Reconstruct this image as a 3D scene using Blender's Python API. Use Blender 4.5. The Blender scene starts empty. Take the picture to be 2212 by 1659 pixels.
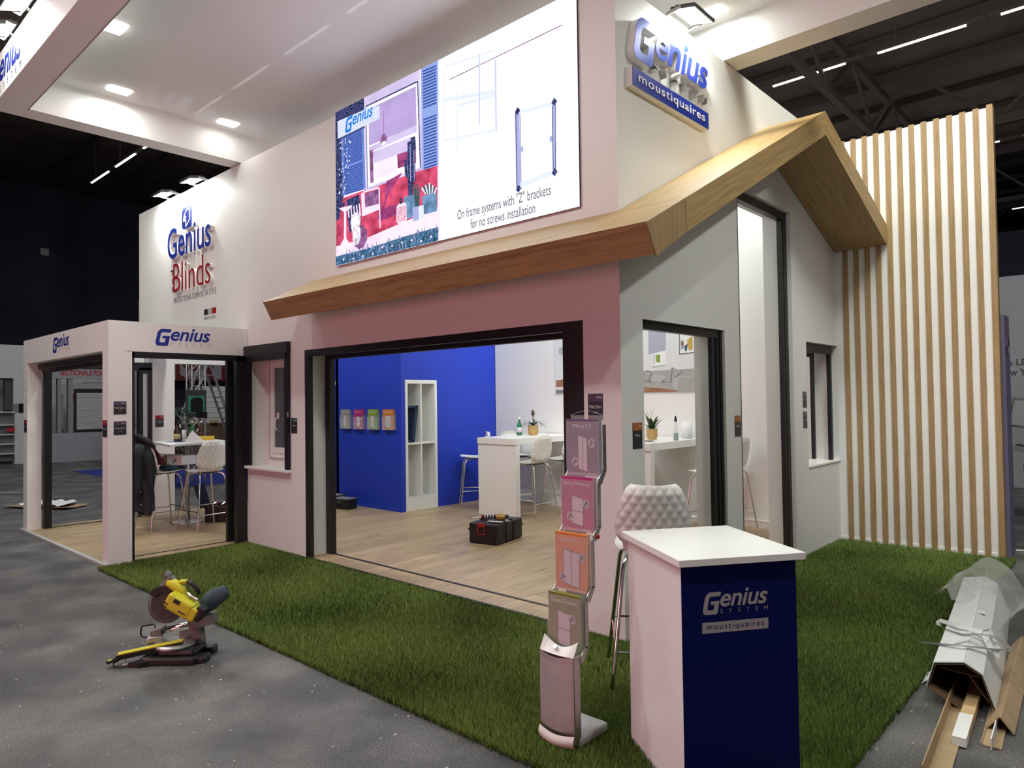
import bpy, bmesh, math, random
import numpy as np
from mathutils import Vector, Matrix
from mathutils.geometry import tessellate_polygon
random.seed(7); rng = np.random.default_rng(7)
R = math.radians
S = bpy.context.scene
COL = S.collection

# ------------------------------------------------------------------ camera
FPX, W0, H0 = 1505.16, 2212, 1659
CAM = Vector((2.8616, -4.3253, 1.8))
AX_R = Vector((0.73825426, 0.67438348, -0.01369595))
AX_U = Vector((0.02562173, -0.00774679, 0.99964169))
AX_F = Vector((-0.67403574, 0.73834065, 0.02299797))
cd = bpy.data.cameras.new('camera'); cam = bpy.data.objects.new('camera', cd); COL.objects.link(cam)
cd.sensor_width = 36; cd.lens = FPX / W0 * 36; cd.clip_start = .05; cd.clip_end = 200
m = Matrix.Identity(4)
for i in range(3):
    m[i][0], m[i][1], m[i][2], m[i][3] = AX_R[i], AX_U[i], -AX_F[i], CAM[i]
cam.matrix_world = m
S.camera = cam

def ray(px, py): return (px - W0 / 2) / FPX * AX_R - (py - H0 / 2) / FPX * AX_U + AX_F
def at(px, py, x=None, y=None, z=None):
    """a measured point of the photograph turned into the place point where that line of sight meets a plane of the stand"""
    d = ray(px, py)
    t = (x - CAM.x) / d.x if x is not None else (y - CAM.y) / d.y if y is not None else (z - CAM.z) / d.z
    return CAM + d * t

# ------------------------------------------------------------------ world, exposure, large lights
S.view_settings.view_transform = 'Standard'; S.view_settings.look = 'None'
S.view_settings.exposure = 0.0; S.view_settings.gamma = 1.0; S.view_settings.use_curve_mapping = False
wd = bpy.data.worlds.new('hall_air'); S.world = wd; wd.use_nodes = True
bg = wd.node_tree.nodes['Background']; bg.inputs[0].default_value = (.82, .9, 1, 1); bg.inputs[1].default_value = .035

def area(name, loc, aim, sx, sy, power, col=(1, 1, 1), parent=None, spread=180):
    l = bpy.data.lights.new(name, 'AREA'); l.shape = 'RECTANGLE'; l.size = sx; l.size_y = sy; l.energy = power; l.color = col; l.spread = R(spread)
    o = bpy.data.objects.new(name, l); COL.objects.link(o)
    o.location = loc; o.rotation_euler = Vector(aim).to_track_quat('-Z', 'Y').to_euler()
    if parent: o.parent = parent
    return o
PINK = area('red_wall_of_the_opposite_stand', (-1.6, -8.5, 1.7), (-.02, 1, .05), 4, 2.4, 165, (1, .33, .40))
HALL = area('hall_lamps_over_the_aisle', (-4.5, -5.9, 9.8), (0, .25, -1), 13, 1.6, 620, (.99, 1, .95))
HALL2 = area('hall_lamps_over_the_side_aisle', (8.5, 0, 9.3), (-.8, .35, -1), 3, 14, 230, (1, .95, .88))
SLAT_FILL = area('hall_lamps_over_the_slat_wall', (2.4, .5, 9.8), (-.12, .5, -1), 5, 1.6, 920, (.98, 1, .92))  # added fill lamp, no hall lamp row runs here; brightens the slat wall
HALL3 = area('hall_lamps_over_the_far_aisle', (-16, 2, 9.4), (-.1, 0, -1), 8, 6, 420, (.95, .97, 1))

HALL4 = area('upward_spill_of_the_hall_lamps', (0, 12, 8.6), (0, 0, 1), 44, 30, 1100, (1, .95, .9))

# ------------------------------------------------------------------ materials
M = {}
def pmat(name, col, rough=.5, metal=0., emit=None, est=1., var=.0, scale=6., alpha=None, trans=0., ior=1.45, spec=.5, bump=0., bscale=200.):
    m = bpy.data.materials.new(name); m.use_nodes = True; nt = m.node_tree; b = nt.nodes['Principled BSDF']
    b.inputs['Base Color'].default_value = (*col, 1); b.inputs['Roughness'].default_value = rough; b.inputs['Metallic'].default_value = metal
    b.inputs['IOR'].default_value = ior; b.inputs['Specular IOR Level'].default_value = spec
    if trans: b.inputs['Transmission Weight'].default_value = trans
    if alpha is not None: b.inputs['Alpha'].default_value = alpha
    if emit is not None:
        b.inputs['Emission Color'].default_value = (*emit, 1); b.inputs['Emission Strength'].default_value = est
    tc = None
    if var or bump: tc = nt.nodes.new('ShaderNodeTexCoord')
    if var:
        n = nt.nodes.new('ShaderNodeTexNoise'); n.inputs['Scale'].default_value = scale; n.inputs['Detail'].default_value = 4
        r = nt.nodes.new('ShaderNodeValToRGB')
        r.color_ramp.elements[0].position = .3; r.color_ramp.elements[1].position = .7
        r.color_ramp.elements[0].color = (*[c * (1 - var) for c in col], 1); r.color_ramp.elements[1].color = (*[min(1, c * (1 + var)) for c in col], 1)
        nt.links.new(tc.outputs['Object'], n.inputs['Vector']); nt.links.new(n.outputs[0], r.inputs[0]); nt.links.new(r.outputs[0], b.inputs['Base Color'])
    if bump:
        n2 = nt.nodes.new('ShaderNodeTexNoise'); n2.inputs['Scale'].default_value = bscale; n2.inputs['Detail'].default_value = 2
        bp = nt.nodes.new('ShaderNodeBump'); bp.inputs['Strength'].default_value = bump; bp.inputs['Distance'].default_value = .004
        nt.links.new(tc.outputs['Object'], n2.inputs['Vector']); nt.links.new(n2.outputs[0], bp.inputs['Height']); nt.links.new(bp.outputs[0], b.inputs['Normal'])
    M[name] = m; return m

def ramp(nt, stops):
    r = nt.nodes.new('ShaderNodeValToRGB'); cr = r.color_ramp
    while len(cr.elements) < len(stops): cr.elements.new(.5)
    for e, (p, c) in zip(cr.elements, stops): e.position = p; e.color = (*c, 1) if len(c) == 3 else c
    return r
def oak(name, rot, base=(.50, .33, .135), dark=(.36, .22, .082)):
    """oak veneer; grain runs along the local X of the rotated object coordinates"""
    m = bpy.data.materials.new(name); m.use_nodes = True; nt = m.node_tree; b = nt.nodes['Principled BSDF']
    tc = nt.nodes.new('ShaderNodeTexCoord'); mp = nt.nodes.new('ShaderNodeMapping'); mp.vector_type = 'TEXTURE'
    mp.inputs['Rotation'].default_value = rot
    m2 = nt.nodes.new('ShaderNodeMapping'); m2.inputs['Scale'].default_value = (1.3, 26, 26)
    n = nt.nodes.new('ShaderNodeTexNoise'); n.inputs['Scale'].default_value = 2.2; n.inputs['Detail'].default_value = 6; n.inputs['Distortion'].default_value = .6
    r = ramp(nt, [(.32, dark), (.55, base), (.75, tuple(min(1, c * 1.12) for c in base))])
    m3 = nt.nodes.new('ShaderNodeMapping'); m3.inputs['Scale'].default_value = (8, 240, 240)
    n3 = nt.nodes.new('ShaderNodeTexNoise'); n3.inputs['Scale'].default_value = 1.5; n3.inputs['Detail'].default_value = 3
    mx = nt.nodes.new('ShaderNodeMixRGB'); mx.blend_type = 'MULTIPLY'; mx.inputs[0].default_value = .35
    L = nt.links.new
    L(tc.outputs['Object'], mp.inputs[0]); L(mp.outputs[0], m2.inputs[0]); L(m2.outputs[0], n.inputs['Vector']); L(n.outputs[0], r.inputs[0])
    L(mp.outputs[0], m3.inputs[0]); L(m3.outputs[0], n3.inputs['Vector'])
    L(r.outputs[0], mx.inputs[1]); L(n3.outputs[0], mx.inputs[2]); L(mx.outputs[0], b.inputs['Base Color'])
    b.inputs['Roughness'].default_value = .5
    M[name] = m; return m

pmat('white_paint', (.80, .79, .765), .55, var=.012, scale=1.3, bump=.04, bscale=90)
pmat('white_gloss', (.83, .83, .81), .3)
pmat('white_plastic', (.80, .80, .77), .38)
pmat('blue_paint', (.014, .046, .50), .5, var=.04, scale=1.2)
pmat('counter_blue', (.002, .006, .085), .5, spec=.15)
pmat('logo_blue', (.012, .03, .28), .35)
pmat('logo_red', (.30, .012, .02), .35)
pmat('anthracite', (.010, .010, .013), .42)
pmat('anthracite_light', (.045, .046, .052), .45)
pmat('black_plastic', (.012, .012, .013), .45, var=.1, scale=20)
pmat('dark_gray', (.05, .05, .055), .55)
pmat('mid_gray', (.22, .22, .235), .6, var=.05, scale=8)
pmat('booth_gray', (.27, .27, .30), .7, var=.04, scale=5)
pmat('booth_white', (.50, .51, .50), .7)
pmat('light_gray', (.42, .42, .42), .55)
pmat('chrome', (.72, .72, .70), .14, metal=1)
pmat('brushed_steel', (.55, .54, .53), .38, metal=1, var=.06, scale=30)
pmat('silver_plate', (.50, .48, .48), .45, metal=.6, var=.08, scale=14)
pmat('red_paint', (.35, .012, .014), .45)
pmat('dark_red', (.10, .008, .012), .6)
pmat('orange', (.62, .20, .035), .5, var=.1, scale=5)
pmat('purple', (.135, .075, .155), .45, var=.16, scale=7)
pmat('magenta', (.40, .025, .165), .45, var=.14, scale=7)
pmat('olive', (.19, .20, .035), .45, var=.14, scale=7)
pmat('lime', (.22, .33, .06), .45, var=.14, scale=7)
pmat('gray_print', (.26, .25, .27), .45, var=.18, scale=9)
pmat('print_pale', (.60, .52, .56), .5)
pmat('print_lilac', (.46, .38, .44), .5)
pmat('print_dark', (.05, .04, .055), .5)
pmat('sign_dark', (.030, .030, .036), .4)
pmat('sign_violet', (.085, .062, .105), .4)
pmat('sign_blue', (.055, .085, .105), .4)
pmat('sign_orange', (.42, .13, .03), .4)
pmat('sign_red', (.33, .012, .03), .4)
pmat('lettering_white', (.75, .74, .72), .5)
pmat('lettering_gray', (.36, .36, .37), .5)
pmat('counter_silver', (.36, .345, .34), .4)
pmat('acrylic', (.95, .96, .97), .06, trans=.0, alpha=.13, spec=.8)
pmat('film', (.86, .87, .86), .25, alpha=.32)
pmat('strap_white', (.80, .81, .80), .3, alpha=.8)
pmat('glass_dark', (.06, .065, .07), .08, alpha=.75)
pmat('cardboard', (.40, .285, .165), .75, var=.08, scale=12)
pmat('cardboard_dark', (.20, .125, .07), .8, var=.08, scale=12)
pmat('carton_white', (.70, .71, .70), .55, var=.02, scale=4)
pmat('carton_gray', (.50, .51, .51), .6)
pmat('yellow', (.60, .56, .02), .42)
pmat('saw_gray', (.15, .15, .155), .5)
pmat('aluminium', (.52, .50, .49), .35, metal=.8, var=.12, scale=30)
pmat('dust_bag', (.055, .075, .095), .8, var=.15, scale=30)
pmat('leaf', (.030, .075, .018), .45, var=.35, scale=25)
pmat('leaf_dark', (.016, .036, .014), .5, var=.4, scale=9)
pmat('pine_leaf', (.055, .085, .05), .5, var=.3, scale=30)
pmat('pine_bud', (.09, .05, .03), .7)
pmat('soil', (.03, .02, .014), .9)
pmat('basket', (.52, .34, .13), .7, var=.25, scale=60)
pmat('bottle_green', (.02, .20, .09), .1, alpha=.8)
pmat('green_liquid', (.005, .22, .15), .15)
pmat('clear_bottle', (.75, .78, .78), .1, alpha=.35)
pmat('bottle_brown', (.05, .022, .008), .12)
pmat('label_paper', (.62, .62, .66), .6)
pmat('label_cream', (.62, .50, .22), .6)
pmat('paper', (.78, .79, .80), .65)
pmat('sponge', (.70, .45, .06), .8)
pmat('tape_brown', (.28, .15, .05), .4)
pmat('tape_yellow', (.52, .34, .06), .35)
pmat('jacket', (.020, .022, .026), .85, var=.25, scale=14, bump=.5, bscale=40)
pmat('jacket_lining', (.11, .012, .02), .8)
pmat('teal', (.012, .06, .09), .6)
pmat('navy_frame', (.015, .035, .085), .4)
pmat('blue_carpet', (.012, .025, .20), .9)
pmat('hall_black', (.030, .034, .058), .9, var=.25, scale=.6)
pmat('roof_deck', (.085, .068, .058), .85, var=.3, scale=.9)
pmat('roof_steel', (.055, .046, .043), .7)
pmat('sofa', (.36, .35, .33), .8, var=.10, scale=30)
pmat('sofa_dark', (.19, .185, .18), .8)
pmat('print_wall', (.66, .67, .68), .6)
pmat('print_blind', (.38, .38, .46), .7)
pmat('print_wood', (.30, .14, .07), .6, var=.3, scale=9)
pmat('green_screen', (.05, .30, .16), .5)
pmat('wood_pine', (.60, .42, .21), .6, var=.12, scale=18)
pmat('wood_counter', (.16, .10, .055), .6, var=.25, scale=5)
pmat('purple_totem', (.16, .14, .24), .6)
pmat('tube_light', (1, 1, 1), .5, emit=(1, .98, .93), est=3.2)
pmat('lamp_glow', (1, 1, 1), .5, emit=(1, 1, .97), est=9)
pmat('panel_glow', (1, 1, 1), .5, emit=(1, .99, .92), est=6)
oak('oak_x', (0, 0, 0)); oak('oak_slope', (0, R(-26.9), R(90))); oak('oak_back', (0, R(19.6), R(90)))
oak('oak_z', (0, R(90), 0), (.43, .285, .135), (.34, .215, .095))


LEDV = {'led_red': (7, .45), 'led_navy': (45, .9), 'led_grass': (30, .7), 'led_cat': (22, .4), 'led_plum': (14, .45), 'led_steel': (10, .35), 'led_pink': (3, .10), 'led_lilac': (2, .12), 'led_lilac2': (3, .10), 'led_lightblue': (2, .12), 'led_blue': (2.5, .25), 'led_red2': (8, .4)}
def led(name, col, st=1.0):
    m = bpy.data.materials.new(name); m.use_nodes = True; nt = m.node_tree; nt.nodes.clear()
    o = nt.nodes.new('ShaderNodeOutputMaterial'); e = nt.nodes.new('ShaderNodeEmission'); e.inputs[0].default_value = (*col, 1); e.inputs[1].default_value = st
    nt.links.new(e.outputs[0], o.inputs[0]); M[name] = m
    if name in LEDV:
        sc_, k = LEDV[name]; tc = nt.nodes.new('ShaderNodeTexCoord'); n = nt.nodes.new('ShaderNodeTexNoise'); n.inputs['Scale'].default_value = sc_; n.inputs['Detail'].default_value = 5
        r = nt.nodes.new('ShaderNodeValToRGB'); r.color_ramp.elements[0].position = .35; r.color_ramp.elements[1].position = .68
        r.color_ramp.elements[0].color = (*[c * (1 - k) for c in col], 1); r.color_ramp.elements[1].color = (*[min(1, c * (1 + k) + .06 * k) for c in col], 1)
        nt.links.new(tc.outputs['Object'], n.inputs['Vector']); nt.links.new(n.outputs[0], r.inputs[0]); nt.links.new(r.outputs[0], e.inputs[0])
for n_, c_, s_ in (('led_white', (.97, .97, 1), 1.2), ('led_paleblue', (.70, .74, .98), 1.1), ('led_lilac', (.55, .42, .78), 1), ('led_lilac2', (.72, .62, .93), 1), ('led_blue', (.17, .27, .72), 1), ('led_blue2', (.06, .11, .42), 1),
                   ('led_lightblue', (.33, .45, .90), 1), ('led_navy', (.03, .04, .16), 1), ('led_red', (.72, .07, .16), 1), ('led_red2', (.36, .05, .20), 1), ('led_pink', (.95, .75, .93), 1.15), ('led_grass', (.05, .15, .28), 1),
                   ('led_cat', (.80, .70, .90), 1.2), ('led_gray', (.16, .15, .20), 1), ('led_logo', (.03, .25, .80), 1), ('led_plum', (.30, .12, .30), 1), ('led_steel', (.16, .30, .50), 1), ('led_mid', (.45, .48, .85), 1), ('led_soft', (.74, .80, 1), 1.15), ('led_green', (.05, .12, .13), 1)):
    led(n_, c_, s_)

def fabric_ceiling():
    m = bpy.data.materials.new('stretch_fabric'); m.use_nodes = True; nt = m.node_tree; nt.nodes.clear()
    o = nt.nodes.new('ShaderNodeOutputMaterial'); d = nt.nodes.new('ShaderNodeBsdfDiffuse'); d.inputs[0].default_value = (.78, .775, .75, 1)
    t = nt.nodes.new('ShaderNodeBsdfTransparent'); mx = nt.nodes.new('ShaderNodeMixShader'); mx.inputs[0].default_value = .035
    nt.links.new(d.outputs[0], mx.inputs[1]); nt.links.new(t.outputs[0], mx.inputs[2]); nt.links.new(mx.outputs[0], o.inputs[0]); M['stretch_fabric'] = m
fabric_ceiling()

def concrete():
    m = bpy.data.materials.new('concrete'); m.use_nodes = True; nt = m.node_tree; b = nt.nodes['Principled BSDF']; L = nt.links.new
    tc = nt.nodes.new('ShaderNodeTexCoord')
    def noise(sc, det=6, dist=0., mapping=None):
        n = nt.nodes.new('ShaderNodeTexNoise'); n.inputs['Scale'].default_value = sc; n.inputs['Detail'].default_value = det; n.inputs['Distortion'].default_value = dist
        if mapping:
            mp = nt.nodes.new('ShaderNodeMapping'); mp.inputs['Scale'].default_value = mapping; L(tc.outputs['Object'], mp.inputs[0]); L(mp.outputs[0], n.inputs['Vector'])
        else: L(tc.outputs['Object'], n.inputs['Vector'])
        return n
    a = noise(1.7, 15, .35); ra = ramp(nt, [(.30, (.045, .044, .045)), (.50, (.100, .098, .097)), (.72, (.185, .180, .172))]); L(a.outputs[0], ra.inputs[0])
    f = noise(70, 8, 0, (1, 1.8, 1)); rf = ramp(nt, [(.36, (.36, .36, .36)), (.66, (1.42, 1.42, 1.42))]); L(f.outputs[0], rf.inputs[0])
    mx = nt.nodes.new('ShaderNodeMixRGB'); mx.blend_type = 'MULTIPLY'; mx.inputs[0].default_value = .85; L(ra.outputs[0], mx.inputs[1]); L(rf.outputs[0], mx.inputs[2])
    s = noise(2.3, 3); rs = ramp(nt, [(.68, (0, 0, 0)), (.78, (1, 1, 1))]); L(s.outputs[0], rs.inputs[0])
    st = nt.nodes.new('ShaderNodeMixRGB'); st.inputs[2].default_value = (.20, .125, .055, 1); sc = nt.nodes.new('ShaderNodeMath'); sc.operation = 'MULTIPLY'; sc.inputs[1].default_value = .5
    L(rs.outputs[0], sc.inputs[0]); L(sc.outputs[0], st.inputs[0]); L(mx.outputs[0], st.inputs[1])
    v = nt.nodes.new('ShaderNodeTexVoronoi'); v.inputs['Scale'].default_value = 13; v.inputs['Randomness'].default_value = 1; L(tc.outputs['Object'], v.inputs['Vector'])
    rv = ramp(nt, [(.075, (1, 1, 1)), (.11, (0, 0, 0))]); L(v.outputs['Distance'], rv.inputs[0])
    g = noise(3.0, 2); rg = ramp(nt, [(.52, (0, 0, 0)), (.6, (1, 1, 1))]); L(g.outputs[0], rg.inputs[0])
    mm = nt.nodes.new('ShaderNodeMath'); mm.operation = 'MULTIPLY'; L(rv.outputs[0], mm.inputs[0]); L(rg.outputs[0], mm.inputs[1])
    fin = nt.nodes.new('ShaderNodeMixRGB'); fin.inputs[2].default_value = (.55, .54, .52, 1); L(mm.outputs[0], fin.inputs[0]); L(st.outputs[0], fin.inputs[1])
    L(fin.outputs[0], b.inputs['Base Color'])
    rr = nt.nodes.new('ShaderNodeMapRange'); rr.inputs[3].default_value = .42; rr.inputs[4].default_value = .7; L(f.outputs[0], rr.inputs[0]); L(rr.outputs[0], b.inputs['Roughness'])
    bp = nt.nodes.new('ShaderNodeBump'); bp.inputs['Strength'].default_value = .22; bp.inputs['Distance'].default_value = .003; L(f.outputs[0], bp.inputs['Height']); L(bp.outputs[0], b.inputs['Normal'])
    M['concrete'] = m
concrete()

def laminate():
    m = bpy.data.materials.new('laminate'); m.use_nodes = True; nt = m.node_tree; b = nt.nodes['Principled BSDF']; L = nt.links.new
    tc = nt.nodes.new('ShaderNodeTexCoord'); mp = nt.nodes.new('ShaderNodeMapping'); mp.inputs['Rotation'].default_value = (0, 0, R(90)); L(tc.outputs['Object'], mp.inputs[0])
    br = nt.nodes.new('ShaderNodeTexBrick'); br.inputs['Scale'].default_value = 1; br.inputs['Brick Width'].default_value = 1.35; br.inputs['Row Height'].default_value = .165
    br.inputs['Mortar Size'].default_value = .0012; br.inputs['Color1'].default_value = (.36, .26, .155, 1); br.inputs['Color2'].default_value = (.47, .35, .215, 1); br.inputs['Mortar'].default_value = (.12, .08, .05, 1)
    br.offset = .37; L(mp.outputs[0], br.inputs['Vector'])
    m2 = nt.nodes.new('ShaderNodeMapping'); m2.inputs['Scale'].default_value = (2.0, 22, 1); L(mp.outputs[0], m2.inputs[0])
    n = nt.nodes.new('ShaderNodeTexNoise'); n.inputs['Scale'].default_value = 1.4; n.inputs['Detail'].default_value = 7; n.inputs['Distortion'].default_value = .9; L(m2.outputs[0], n.inputs['Vector'])
    r = ramp(nt, [(.28, (.52, .46, .40)), (.45, (.92, .90, .86)), (.7, (1.12, 1.12, 1.1))]); L(n.outputs[0], r.inputs[0])
    m3 = nt.nodes.new('ShaderNodeMapping'); m3.inputs['Scale'].default_value = (3.2, 16, 1); L(mp.outputs[0], m3.inputs[0])
    k = nt.nodes.new('ShaderNodeTexNoise'); k.inputs['Scale'].default_value = 2.1; k.inputs['Detail'].default_value = 1; L(m3.outputs[0], k.inputs['Vector'])
    rk = ramp(nt, [(.70, (1, 1, 1)), (.80, (.45, .36, .28))]); L(k.outputs[0], rk.inputs[0])
    mx = nt.nodes.new('ShaderNodeMixRGB'); mx.blend_type = 'MULTIPLY'; mx.inputs[0].default_value = .9; L(br.outputs[0], mx.inputs[1]); L(r.outputs[0], mx.inputs[2])
    my = nt.nodes.new('ShaderNodeMixRGB'); my.blend_type = 'MULTIPLY'; my.inputs[0].default_value = .8; L(mx.outputs[0], my.inputs[1]); L(rk.outputs[0], my.inputs[2])
    L(my.outputs[0], b.inputs['Base Color']); b.inputs['Roughness'].default_value = .42
    M['laminate'] = m
laminate()

def turf():
    m = bpy.data.materials.new('turf_blades'); m.use_nodes = True; nt = m.node_tree; b = nt.nodes['Principled BSDF']; L = nt.links.new
    at_ = nt.nodes.new('ShaderNodeAttribute'); at_.attribute_name = 'shade'
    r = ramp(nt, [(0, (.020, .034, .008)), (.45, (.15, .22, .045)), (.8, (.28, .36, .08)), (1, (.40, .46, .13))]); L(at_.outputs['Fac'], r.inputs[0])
    L(r.outputs[0], b.inputs['Base Color']); b.inputs['Roughness'].default_value = .55; b.inputs['Specular IOR Level'].default_value = .25
    M['turf_blades'] = m
turf()

# ------------------------------------------------------------------ mesh builder
class MB:
    def __init__(s): s.v = []; s.f = []; s.mi = []; s.sm = []; s.cur = 0; s.smooth = False
    def add(s, vs, fs):
        k = len(s.v); s.v.extend([tuple(p) for p in vs])
        for f in fs: s.f.append([k + i for i in f]); s.mi.append(s.cur); s.sm.append(s.smooth)
        return s
    def box(s, a, b):
        x0, x1 = sorted((a[0], b[0])); y0, y1 = sorted((a[1], b[1])); z0, z1 = sorted((a[2], b[2]))
        vs = [(x0, y0, z0), (x1, y0, z0), (x1, y1, z0), (x0, y1, z0), (x0, y0, z1), (x1, y0, z1), (x1, y1, z1), (x0, y1, z1)]
        return s.add(vs, [(0, 3, 2, 1), (4, 5, 6, 7), (0, 1, 5, 4), (1, 2, 6, 5), (2, 3, 7, 6), (3, 0, 4, 7)])
    def rbox(s, a, b, r=.01, seg=2, mat=None):
        """a bevelled box"""
        bm = bmesh.new(); x0, x1 = sorted((a[0], b[0])); y0, y1 = sorted((a[1], b[1])); z0, z1 = sorted((a[2], b[2]))
        bmesh.ops.create_cube(bm, size=1)
        for v in bm.verts: v.co = Vector(((x0 + x1) / 2 + v.co.x * (x1 - x0), (y0 + y1) / 2 + v.co.y * (y1 - y0), (z0 + z1) / 2 + v.co.z * (z1 - z0)))
        bmesh.ops.bevel(bm, geom=bm.edges[:], offset=r, segments=seg, affect='EDGES', profile=.5)
        bm.verts.index_update()
        vs = [(mat @ v.co if mat else v.co.copy()) for v in bm.verts]; fs = [[v.index for v in f.verts] for f in bm.faces]; bm.free()
        return s.add(vs, fs)
    def obox(s, c, u, v, w):
        """box from centre and three half vectors"""
        c, u, v, w = map(Vector, (c, u, v, w)); vs = []
        for k in (-1, 1):
            for (i, j) in ((-1, -1), (1, -1), (1, 1), (-1, 1)): vs.append(c + i * u + j * v + k * w)
        return s.add(vs, [(0, 3, 2, 1), (4, 5, 6, 7), (0, 1, 5, 4), (1, 2, 6, 5), (2, 3, 7, 6), (3, 0, 4, 7)])
    def bar(s, p, q, w, h=None, up=(0, 0, 1)):
        p, q = Vector(p), Vector(q); d = q - p; up = Vector(up)
        if abs(d.normalized().dot(up)) > .98: up = Vector((1, 0, 0))
        u = d.cross(up).normalized(); v = u.cross(d).normalized(); h = h or w
        return s.obox((p + q) / 2, d / 2, u * w / 2, v * h / 2)
    def cyl(s, p, q, r, r2=None, n=12, caps=True):
        p, q = Vector(p), Vector(q); d = (q - p).normalized(); r2 = r if r2 is None else r2
        a = Vector((0, 0, 1)) if abs(d.z) < .95 else Vector((1, 0, 0)); u = d.cross(a).normalized(); v = d.cross(u)
        vs = []
        for i in range(n):
            t = 2 * math.pi * i / n; e = u * math.cos(t) + v * math.sin(t); vs.append(p + e * r); vs.append(q + e * r2)
        fs = [(2 * i, 2 * ((i + 1) % n), 2 * ((i + 1) % n) + 1, 2 * i + 1) for i in range(n)]
        if caps: fs += [tuple(2 * i for i in range(n))[::-1], tuple(2 * i + 1 for i in range(n))]
        return s.add(vs, fs)
    def tube(s, pts, r, n=8, closed=False):
        pts = [Vector(p) for p in pts]; vs = []; N = len(pts); u = None
        for i, p in enumerate(pts):
            a = pts[i - 1] if (i > 0 or closed) else p; b = pts[(i + 1) % N] if (i < N - 1 or closed) else p
            d = (b - a).normalized()
            if u is None:
                k = Vector((0, 0, 1)) if abs(d.z) < .9 else Vector((1, 0, 0)); u = d.cross(k).normalized()
            else: u = (u - d * u.dot(d)).normalized()
            v = d.cross(u); rr = r[i] if isinstance(r, (list, tuple)) else r
            for j in range(n):
                t = 2 * math.pi * j / n; vs.append(p + (u * math.cos(t) + v * math.sin(t)) * rr)
        fs = []; K = N if closed else N - 1
        for i in range(K):
            for j in range(n):
                a0, a1 = i * n + j, i * n + (j + 1) % n; b0, b1 = ((i + 1) % N) * n + j, ((i + 1) % N) * n + (j + 1) % n
                fs.append((a0, a1, b1, b0))
        if not closed: fs += [tuple(range(n))[::-1], tuple((N - 1) * n + j for j in range(n))]
        return s.add(vs, fs)
    def lathe(s, prof, c=(0, 0, 0), n=24, mat=None):
        vs = []; c = Vector(c)
        for (r, z) in prof:
            for i in range(n):
                t = 2 * math.pi * i / n; p = Vector((r * math.cos(t), r * math.sin(t), z)); vs.append((mat @ p if mat else p) + c)
        fs = []
        for k in range(len(prof) - 1):
            for i in range(n): fs.append((k * n + i, k * n + (i + 1) % n, (k + 1) * n + (i + 1) % n, (k + 1) * n + i))
        if prof[0][0] > 1e-5: fs.append(tuple(range(n))[::-1])
        if prof[-1][0] > 1e-5: fs.append(tuple((len(prof) - 1) * n + i for i in range(n)))
        return s.add(vs, fs)
    def grid(s, P):
        """P: rows of points"""
        r, c = len(P), len(P[0]); vs = [p for row in P for p in row]
        return s.add(vs, [(i * c + j, i * c + j + 1, (i + 1) * c + j + 1, (i + 1) * c + j) for i in range(r - 1) for j in range(c - 1)])
    def poly(s, pts): return s.add(pts, [tuple(range(len(pts)))])
    def prism(s, pts, d):
        """flat outline (list of 3-D points) pushed along d"""
        pts = [Vector(p) for p in pts]; d = Vector(d); n = len(pts)
        tri = tessellate_polygon([pts]); vs = pts + [p + d for p in pts]
        fs = [tuple(t) for t in tri] + [tuple(i + n for i in t)[::-1] for t in tri] + [(i, (i + 1) % n, (i + 1) % n + n, i + n) for i in range(n)]
        return s.add(vs, fs)
    def build(s, name, mats, parent=None, loc=None, kind=None, fix=False):
        me = bpy.data.meshes.new(name); me.from_pydata(s.v, [], s.f)
        if not isinstance(mats, (list, tuple)): mats = [mats]
        for k in mats: me.materials.append(M[k] if isinstance(k, str) else k)
        me.polygons.foreach_set('material_index', s.mi); me.polygons.foreach_set('use_smooth', s.sm); me.update()
        if fix:
            bm = bmesh.new(); bm.from_mesh(me); bmesh.ops.recalc_face_normals(bm, faces=bm.faces); bm.to_mesh(me); bm.free()
        o = bpy.data.objects.new(name, me); COL.objects.link(o)
        if parent: o.parent = parent
        if loc is not None: o.location = loc
        if kind: o['kind'] = kind
        return o

def tag(o, label, cat, group=None, kind=None):
    o['label'] = label; o['category'] = cat
    if group: o['group'] = group
    if kind: o['kind'] = kind
    return o
def thing(name, label, cat, loc=(0, 0, 0), rz=0., group=None):
    o = bpy.data.objects.new(name, None); COL.objects.link(o); o.location = loc; o.rotation_euler = (0, 0, rz); o.empty_display_size = .1
    return tag(o, label, cat, group)
def struct(o): o['kind'] = 'structure'; return o
def copy_tree(o, loc, rz=None, label=None, parent=None):
    c = o.copy(); COL.objects.link(c)
    if parent is not None: c.parent = parent
    else:
        c.location = loc
        if rz is not None: c.rotation_euler = (0, 0, rz)
        if label: c['label'] = label
    for ch in list(o.children): copy_tree(ch, None, parent=c)
    return c

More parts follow.
